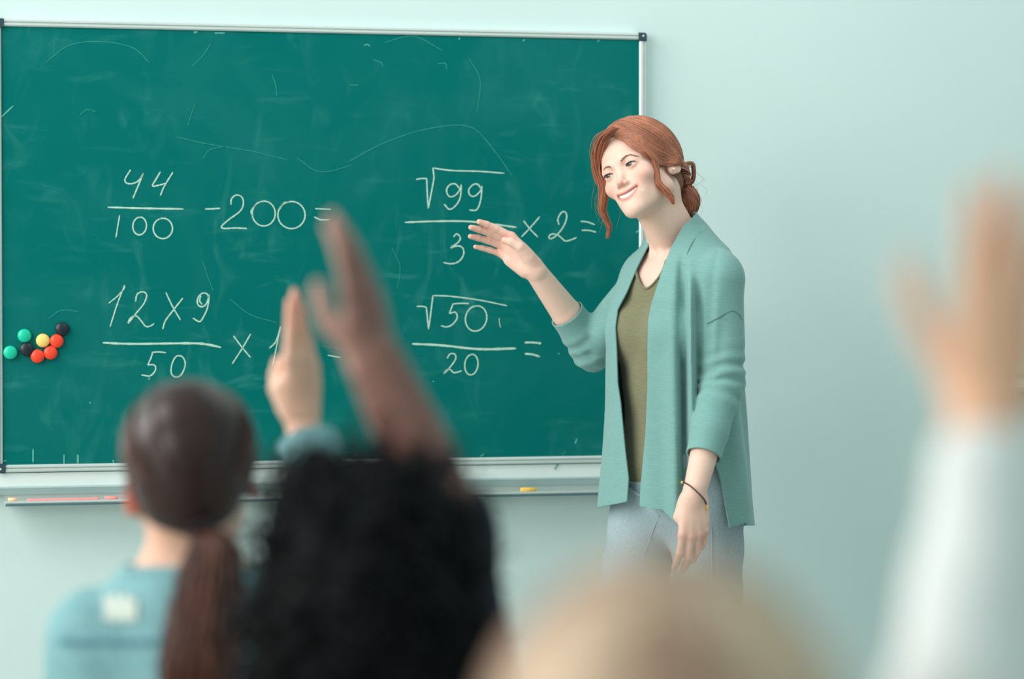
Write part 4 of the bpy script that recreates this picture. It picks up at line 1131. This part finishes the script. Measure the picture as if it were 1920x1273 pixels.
# ------------------------------------------------------------------ the pupils, seen from behind
def pupil(name_label, HOc, HRm, hs, shl, shr, hip, skin, hand, wrist, elbow, hz, hy, hscale, curl, spread, thumb, other, top_mat, top_label, cuff, top_grow, knees, hair_fn, sk_mat, arm_r=(.034, .028, .0215), top_name='shirt', sleeve_r=(.046, .040, .034), ears=()):
    hp = xf(head_prims(False) + [el((s * .077, .006, -.036), (.008, .013, .022), .006) for s in ears], HRm, HOc, hs)
    nb = (shl + shr) / 2 + np.array([0, 0, .045])
    H = lambda p: HRm @ (np.asarray(p, float) * hs) + HOc
    body = hp + [rc(nb, H((0, .02, -.05)), .046 * hs, .044 * hs, .02), rc(shl, shr, .040, .040, .03), rc(nb - (0, 0, .02), hip + (0, 0, .05), .085, .095, .05)]
    midx = (shr - shl); midx = midx / np.linalg.norm(midx)
    for s in (-1, 1): body.append(rc((shl if s < 0 else shr) - s * midx * .03 - (0, 0, .05), hip + s * midx * .07, .055, .075, .05))
    arm = [rc(shr, elbow, .040, arm_r[0], .015), rc(elbow, wrist, arm_r[1] + .003, arm_r[2], .006)]
    oa = [rc(shl, other[0], .038, .032, .015), rc(other[0], other[1], .031, .024, .01)]
    Hm = frame(hz, hy)
    hd = xf(hand_prims(1, curl, spread, thumb), Hm, wrist, hscale)
    oh = xf(hand_prims(-1, [(20, 25, 15)] * 4), frame(other[1] - other[0], [0, 0, 1.0]), other[1], hscale)
    legs_ = []
    fwd = np.array([0, 1.0, 0])
    for s in (-1, 1):
        hj = hip + s * midx * .075; kn = hj + fwd * .36 + np.array([0, 0, -.02]); an = np.array([kn[0], kn[1] - .02, .07])
        legs_.append((hj, kn, an))
    lg = []
    for hj, kn, an in legs_: lg += [rc(hj, kn, .07, .05, .03), rc(kn, an, .047, .03, .02), rc(an, an + np.array([0, .11, -.04]), .03, .022, .02), rc(an, an + np.array([0, -.02, -.04]), .028, .024, .02)]
    whole = body + arm + oa + oh + lg
    lo, hi = bbox(whole, .02)
    m1 = surface(whole, lo, hi, .0085)
    fa = [rc(elbow + .45 * (wrist - elbow), wrist, arm_r[1], arm_r[2], .006)] + hd
    lo, hi = bbox(fa, .01); m2 = surface(fa, lo, hi, .0030)
    V, Q = joinm(m1, m2)
    C = np.tile(np.array(skin[0]), (len(V), 1))
    q = (V - wrist) @ Hm / hscale
    palm = (np.abs(q[:, 0]) < .09) & (q[:, 2] > -.01) & (q[:, 2] < .22) & (np.abs(q[:, 1]) < .12)
    C = mixc(C, skin[1], palm * sm(.004, -.010, q[:, 1]) * .9)
    C = mixc(C, skin[2], palm * .35 * sm(.09, .16, q[:, 2]))
    L = (V - HOc) @ HRm / hs
    for s in (-1, 1):
        r = np.sqrt((L[:, 0] - s * .082) ** 2 + (L[:, 1] - .008) ** 2 + (L[:, 2] + .022) ** 2)
        C = mixc(C, skin[2], np.clip(1.3 * np.exp(-(r / .026) ** 2), 0, .9))
    p = obj('person', (V, Q, C), sk_mat, None, name_label, 'person')
    # top with sleeves
    tp = grow(body[len(hp) + 1:], top_grow) + [rc(shr, elbow, sleeve_r[0], sleeve_r[1], .02), rc(elbow, cuff + (wrist - elbow) * .1, sleeve_r[1], sleeve_r[2], .012), rc(shl, other[0], .046, .041, .02), rc(other[0], other[0] + .75 * (other[1] - other[0]), .041, .034, .012)]
    lo, hi = bbox(tp, .015); lo[2] = hip[2] - .05
    def tf(P):
        d = sdf(tp, P); return d + .0022 * np.sin(P[..., 0] * 70 + P[..., 2] * 45) * np.sin(P[..., 2] * 60 - P[..., 1] * 30)
    v, qd = surface(None, lo, hi, .006, field=tf)
    ax = (wrist - elbow) / np.linalg.norm(wrist - elbow); t = (v - cuff) @ ax
    rr = np.linalg.norm(v - cuff - t[:, None] * ax, axis=1)
    L = (v - HOc) @ HRm / hs
    top = nb[2] + .035
    ncirc = np.linalg.norm((v - nb)[:, :2], axis=1)
    g = np.maximum(np.where((rr < .06) & (t > -.08), t, -1), np.where(ncirc < .09, v[:, 2] - top, -1))
    v, tt = clip(v, tri(qd), g)
    tshirt = solid(obj(top_name, (v, tt), top_mat, p, label=top_label), .003)
    # trousers and shoes
    jp = [rc(hip + (0, 0, .03), hip + (0, .05, 0), .115, .10, .05)]
    for hj, kn, an in legs_: jp += [rc(hj, kn, .076, .058, .03), rc(kn, an + (0, 0, .03), .056, .046, .02)]
    lo, hi = bbox(jp, .012); hi[2] = hip[2] + .09
    vj, qj = surface(jp, lo, hi, .011); obj('trousers', (vj, qj), M_trouser, p)
    for hj, kn, an in legs_:
        b = np.array([an[0], an[1], 0])
        sp = [el(b + (0, .085, .032), (.038, .075, .031), .03), rc(b + (0, -.02, .04), b + (0, .05, .045), .036, .036, .02)]
        lo, hi = bbox(sp, .01); lo[2] = 0.0
        obj('shoe', surface(sp, lo, hi, .008), M_shoe, p)
    return p, H, (v, tt), nb
M_trouser = material('navy_trousers', lin(52, 62, 84), 0.9, noise=(150, 0.12, 3))
def ellipsoid_strands(n, starts, ends, cen, rad, lift, npts=24):
    """arcs over an ellipsoid from start to end directions"""
    d0 = starts / np.linalg.norm(starts, axis=1, keepdims=True); d1 = ends / np.linalg.norm(ends, axis=1, keepdims=True)
    om = np.arccos(np.clip((d0 * d1).sum(1), -1, .9999))[:, None, None]; t = np.linspace(0, 1, npts)[None, :, None]
    d = (np.sin((1 - t) * om) * d0[:, None] + np.sin(t * om) * d1[:, None]) / np.sin(om)
    d /= np.linalg.norm(d, axis=2, keepdims=True)
    return cen + d * rad * lift[:, None, None]

# --- girl in the denim jacket
M_skin2 = material('pupil_skin', (.7, .45, .35), 0.5, noise=(200, 0.03, 2), attr='tint', spec=0.35)
M_denim2 = material('light_denim_jacket', lin(130, 174, 180), 0.85, noise=(90, 0.16, 4), bump=(500, 0.3, 0.001), spec=0.2)
GO = px(358, 884, 3.30)
GR = rotz(184) @ roty(2) @ rotx(-6)
sk_l = (lin(226, 176, 152), lin(236, 190, 168), lin(230, 104, 80))
gl, gr_ = px(172, 1190, 3.30), px(545, 1170, 3.32)
g_el, g_wr = px(622, 1010, 3.50), px(566, 786, 3.58)
g_hip = np.array([(gl[0] + gr_[0]) / 2, 3.26, .50])
girl, GH, gtop, gnb = pupil('person with brown ponytail and light denim jacket raising one hand', GO, GR, .98, gl, gr_, g_hip, sk_l, 1, g_wr, g_el,
    (.00, .02, 1.0), (.74, -.68, .05), .96, [(3, 4, 4), (4, 5, 4), (5, 6, 4), (5, 8, 6)], (-8, -2, 4, 10), [(.018, -.012, .020), (.027, -.022, .042), (.026, -.024, .062), (.022, -.024, .080)],
    (np.array([gl[0] - .055, 3.38, .72]), np.array([gl[0] + .06, 3.60, .68])), M_denim2, 'light blue denim jacket', g_el + .82 * (g_wr - g_el), .014, None, None, M_skin2, top_name='denim_jacket', sleeve_r=(.052, .046, .041), ears=(1,))
# collar, yoke seam and worn patch of the jacket
cb = []
t = np.linspace(-2.6, 2.6, 40)
ring = np.stack([gnb[0] + .074 * np.sin(t), gnb[1] - .070 * np.cos(t) + .006, gnb[2] + .030 - .012 * (1 - np.cos(t))], 1)
v2, f2 = tubes(ring[None], np.full((1, 40), .022), 10, flat=.5)
jacket = [c for c in girl.children if c.name.startswith('denim_jacket')][0]
obj('collar', (v2, f2), M_denim2, jacket)
def patch(V, T, x0, x1, y0, y1, off, name, mat, parent, label=None, ymax=None):
    u, w = topx(V)
    wob = 4 * np.sin(u * .31) + 3 * np.sin(w * .27)
    g = np.maximum.reduce([x0 - u + wob, u - x1 + wob, y0 - w + wob, w - y1 + wob])
    g = np.where(V[:, 1] > ymax, 50, g)
    v, f = clip(V, T, g / 1500.0)
    n = np.zeros_like(v); fnm = np.cross(v[f[:, 1]] - v[f[:, 0]], v[f[:, 2]] - v[f[:, 0]])
    for k in range(3): np.add.at(n, f[:, k], fnm)
    n /= np.linalg.norm(n, axis=1, keepdims=True) + 1e-12
    return solid(obj(name, (v + n * off, f), mat, parent, label=label), .002)
M_fray = material('frayed_white_denim', lin(205, 214, 205), 0.95, noise=(120, 0.25, 3), stretch=(1, 1, 4))
patch(gtop[0], gtop[1], 198, 256, 1118, 1166, .0022, 'frayed_patch', M_fray, jacket, 'pale frayed patch', GO[1])
M_seam2 = material('denim_stitch', lin(88, 140, 156), 0.9, noise=(120, 0.2, 3))
patch(gtop[0], gtop[1], 110, 330, 1198, 1208, .0020, 'seam', M_seam2, jacket, None, GO[1])
# hair: sleek, drawn back to a low ponytail
M_hair2 = material('brown_hair', lin(80, 56, 48), 0.36, attr='tint', noise=(40, 0.2, 3), spec=0.35)
B1, B2 = np.array(lin(98, 64, 54)), np.array(lin(54, 35, 33))
cap2 = [el(HC, HRd - .001, .01), el((0, .045, -.018), (.062, .062, .062), .03)]
vc, qc = surface(cap2, *bbox(cap2, .01), .005)
A2 = [0, .6, .9, 1.15, 1.4, 1.6, 1.85, 2.2, 3.15]; Z2 = [.066, .06, .05, .03, .0, .022, .0, -.045, -.066]
ang = np.abs(np.arctan2(vc[:, 0], -vc[:, 1]))
vc, tc_ = clip(vc, tri(qc), np.interp(ang, A2, Z2) - vc[:, 2])
ghair = obj('hair', ((vc * .98) @ GR.T + GO, tc_, np.tile(B2, (len(vc), 1))), M_hair2, girl, label='sleek brown hair tied in a low ponytail')
PB = np.array([-.018, .098, -.058])
n = 1500
a = rng.uniform(-2.3, 2.3, n); st = np.stack([np.sin(a) * .8, -np.cos(a), (np.interp(np.abs(a), A2, Z2) - HC[2]) / .09 + rng.uniform(0, .9, n) ** 2], 1)
en = np.tile((PB - HC) / HRd, (n, 1)) + rng.normal(0, .05, (n, 3))
S = ellipsoid_strands(n, st, en, HC, HRd, rng.uniform(1.0, 1.035, n))
S = (S * .98) @ GR.T + GO
cols2 = [B2 + (B1 - B2) * rng.uniform(0, 1) for _ in range(n)]
r2 = np.full((n, 24), .0013) * rng.uniform(.7, 1.2, (n, 1))
# ponytail
base = np.array([(PB + np.array([0, .006, 0])) * .98])@ GR.T + GO
ctr = spline([base[0], px(398, 1010, 3.19), px(394, 1080, 3.17), px(386, 1170, 3.15), px(370, 1280, 3.14), px(360, 1360, 3.15)], 24)
P2 = []
for i in range(520):
    th = rng.uniform(0, 6.28); rr = math.sqrt(rng.uniform(0, 1)); w = np.interp(np.linspace(0, 1, 24), [0, .12, .35, .7, 1], [.012, .022, .042, .048, .030])
    sway = .006 * np.sin(np.linspace(0, 5, 24) + rng.uniform(0, 6.28))
    P2.append(ctr + np.stack([math.cos(th) * rr * w + sway * rr, math.sin(th) * rr * w * .7, .2 * sway], 1)); cols2.append((np.array(lin(128, 80, 66)) - B2) * rng.uniform(.1, 1) + B2)
S = np.concatenate([S, np.array(P2)]); r2 = np.concatenate([r2, np.full((520, 24), .0011)])
v, f = tubes(S, r2, 4)
obj('hair_strands', (v, f, np.repeat(np.array(cols2), 24 * 4, 0)), M_hair2, ghair, kind='stuff')
t = np.linspace(0, 6.4, 24)
cr = base[0] + np.stack([.015 * np.cos(t), -.004 + .004 * np.sin(t), .012 * np.sin(t)], 1)
obj('hair_tie', tubes(cr[None], np.full((1, 24), .0045), 8), material('dark_hair_tie', lin(40, 34, 40), 0.8, noise=(100, 0.1, 2)), ghair)

# --- child with black curls
CO = px(690, 1075, 2.62)
CR = rotz(172) @ rotx(-4)
sk_d = (lin(140, 98, 88), lin(202, 154, 140), lin(170, 120, 108))
cl, cr_ = px(520, 1420, 2.60), px(880, 1400, 2.62)
c_el, c_wr = px(850, 990, 2.66), px(702, 676, 2.64)
c_hip = np.array([(cl[0] + cr_[0]) / 2, 2.56, .47])
M_skin3 = material('deep_brown_skin', (.2, .1, .08), 0.45, noise=(200, 0.04, 2), attr='tint', spec=0.4)
M_navy = material('navy_jersey', lin(30, 34, 48), 0.9, noise=(150, 0.15, 3))
curly, CH, ctop, cnb = pupil('person with big black curly hair raising a brown arm', CO, CR, .92, cl, cr_, c_hip, sk_d, 1, c_wr, c_el,
    (-.17, -.02, 1.0), (.80, -.58, .12), .85, [(6, 10, 8), (7, 11, 8), (8, 12, 8), (10, 12, 8)], (-5, -2, 2, 5), [(.022, -.012, .024), (.042, -.022, .048), (.047, -.026, .074), (.046, -.026, .096)],
    (np.array([cl[0] - .02, 2.70, .68]), np.array([cl[0] + .06, 2.88, .66])), M_navy, 'dark navy top', c_el + .12 * (c_wr - c_el), .010, None, None, M_skin3, arm_r=(.040, .0360, .0280), sleeve_r=(.050, .045, .043))
M_curl = material('black_curls', lin(20, 22, 30), 0.55, attr='tint', noise=(60, 0.3, 2), spec=0.25)
K1, K2 = np.array(lin(7, 9, 14)), np.array(lin(20, 20, 26))
mass = [el(px(690, 1055, 2.60), (.086, .090, .094), .03), el(px(690, 1180, 2.57), (.100, .090, .085), .05), el(px(672, 1290, 2.57), (.100, .075, .080), .05), el(px(600, 950, 2.62), (.035, .05, .05), .04), el(px(770, 960, 2.62), (.035, .05, .05), .04)]
faceb = el(CH((0, -.085, -.03)), (.060, .045, .075), .02, 's')
def cf(P):
    d = sdf(mass, P); return d + .006 * np.sin(P[..., 0] * 95) * np.sin(P[..., 1] * 90 + 1) * np.sin(P[..., 2] * 100) + .003 * np.sin(P[..., 0] * 210 + 2) * np.sin(P[..., 2] * 190)
vm, qm = surface(None, *bbox(mass, .015), .005, field=cf)
vm, tm = clip(vm, tri(qm), -pd(faceb, vm) - .0)
chair_ = obj('hair', (vm, tm, np.tile(K1, (len(vm), 1))), M_curl, curly, label='voluminous black curly hair')
idx = rng.integers(0, len(vm), 1500); P0 = vm[idx]
cen = px(690, 1130, 2.58)
out = P0 - cen; out /= np.linalg.norm(out, axis=1, keepdims=True)
CURL = []; cc = []
for i in range(1500):
    ax = out[i] * rng.uniform(.3, .9) + np.array([0, 0, -1.0]) * rng.uniform(.2, .9) + rng.normal(0, .35, 3); ax /= np.linalg.norm(ax)
    e1 = np.cross(ax, rng.normal(0, 1, 3)); e1 /= np.linalg.norm(e1); e2 = np.cross(ax, e1)
    ln = rng.uniform(.02, .06); rr = rng.uniform(.005, .010); tt = np.linspace(0, 1, 22); w = tt * rng.uniform(9, 17)
    CURL.append(P0[i] - out[i] * .006 + ax * (tt * ln)[:, None] + rr * (np.cos(w)[:, None] * e1 + np.sin(w)[:, None] * e2)); k = rng.uniform(0, 1) ** 2; cc.append(K1 * (1 - k) + K2 * k)
v, f = tubes(np.array(CURL), np.full((1500, 22), .0016), 4)
obj('curls', (v, f, np.repeat(np.array(cc), 22 * 4, 0)), M_curl, chair_, kind='stuff')

# --- fair child in the foreground
BO = px(1250, 1515, 1.26)
BRm = rotz(178) @ rotx(-5)
bl, br_ = np.array([BO[0] - .155, 1.28, BO[2] - .165]), np.array([BO[0] + .145, 1.29, BO[2] - .160])
b_wr = px(1852, 780, 1.555); b_el = px(1812, 1330, 1.40)
b_hip = np.array([BO[0], 1.22, .45])
sk_b = (lin(236, 182, 150), lin(238, 190, 165), lin(228, 160, 132))
M_white = material('white_cotton', (.82, .81, .80), 0.85, noise=(80, 0.02, 3), bump=(200, 0.15, 0.001))
fair, FH, ftop, fnb = pupil('person with fair hair and a white sleeve raising a hand in the foreground', BO, BRm, .95, bl, br_, b_hip, sk_b, 1, b_wr, b_el,
    (.12, .03, 1.0), (.10, -1.0, .05), .80, [(4, 6, 4), (5, 6, 4), (7, 8, 4), (9, 8, 5)], (1, -1, -4, -9), [(.022, -.010, .024), (.048, -.012, .054), (.062, -.012, .080), (.068, -.012, .102)],
    (np.array([bl[0] - .03, 1.36, .68]), np.array([bl[0] + .07, 1.56, .66])), M_white, 'white cotton shirt', b_el + .84 * (b_wr - b_el), .012, None, None, M_skin2, arm_r=(.034, .030, .0235), sleeve_r=(.047, .040, .0285))
M_fair = material('fair_hair', lin(214, 186, 146), 0.42, attr='tint', noise=(40, 0.15, 3), spec=0.4)
F1, F2 = np.array(lin(236, 206, 178)), np.array(lin(150, 104, 86))
cap3 = [el(HC, HRd + .002, .01), el((0, .045, -.02), (.066, .066, .07), .03)]
vc, qc = surface(cap3, *bbox(cap3, .01), .005)
ang = np.abs(np.arctan2(vc[:, 0], -vc[:, 1]))
vc, tc_ = clip(vc, tri(qc), np.interp(ang, [0, .9, 1.3, 1.6, 2.2, 3.15], [.06, .045, 0, -.02, -.07, -.085]) - vc[:, 2])
fh = obj('hair', ((vc * .95) @ BRm.T + BO, tc_, np.tile((F1 + F2) / 2, (len(vc), 1))), M_fair, fair, label='short fair blond hair')
n = 1700
a = rng.uniform(0, 6.283, n); st = np.tile(np.array([.05, .25, 1.0]), (n, 1)) + rng.normal(0, .10, (n, 3))
en = np.stack([np.sin(a), -np.cos(a), rng.uniform(-.9, .25, n)], 1)
aa = np.abs(np.arctan2(en[:, 0], -en[:, 1])); en[:, 2] = np.maximum(en[:, 2], (np.interp(aa, [0, .9, 1.3, 1.6, 2.2, 3.15], [.06, .045, 0, -.02, -.07, -.085]) - HC[2]) / .09)
S = ellipsoid_strands(n, st, en, HC, HRd + .004, rng.uniform(1.0, 1.06, n))
S = (S * .95) @ BRm.T + BO
kk = np.clip(.5 + .5 * np.sin(a * 3 + 1.0) + rng.normal(0, .2, n), 0, 1)
v, f = tubes(S, np.full((n, 24), .0013), 4)
obj('hair_strands', (v, f, np.repeat(F2 + (F1 - F2) * (kk[:, None] ** .6), 24 * 4, 0)), M_fair, fh, kind='stuff')
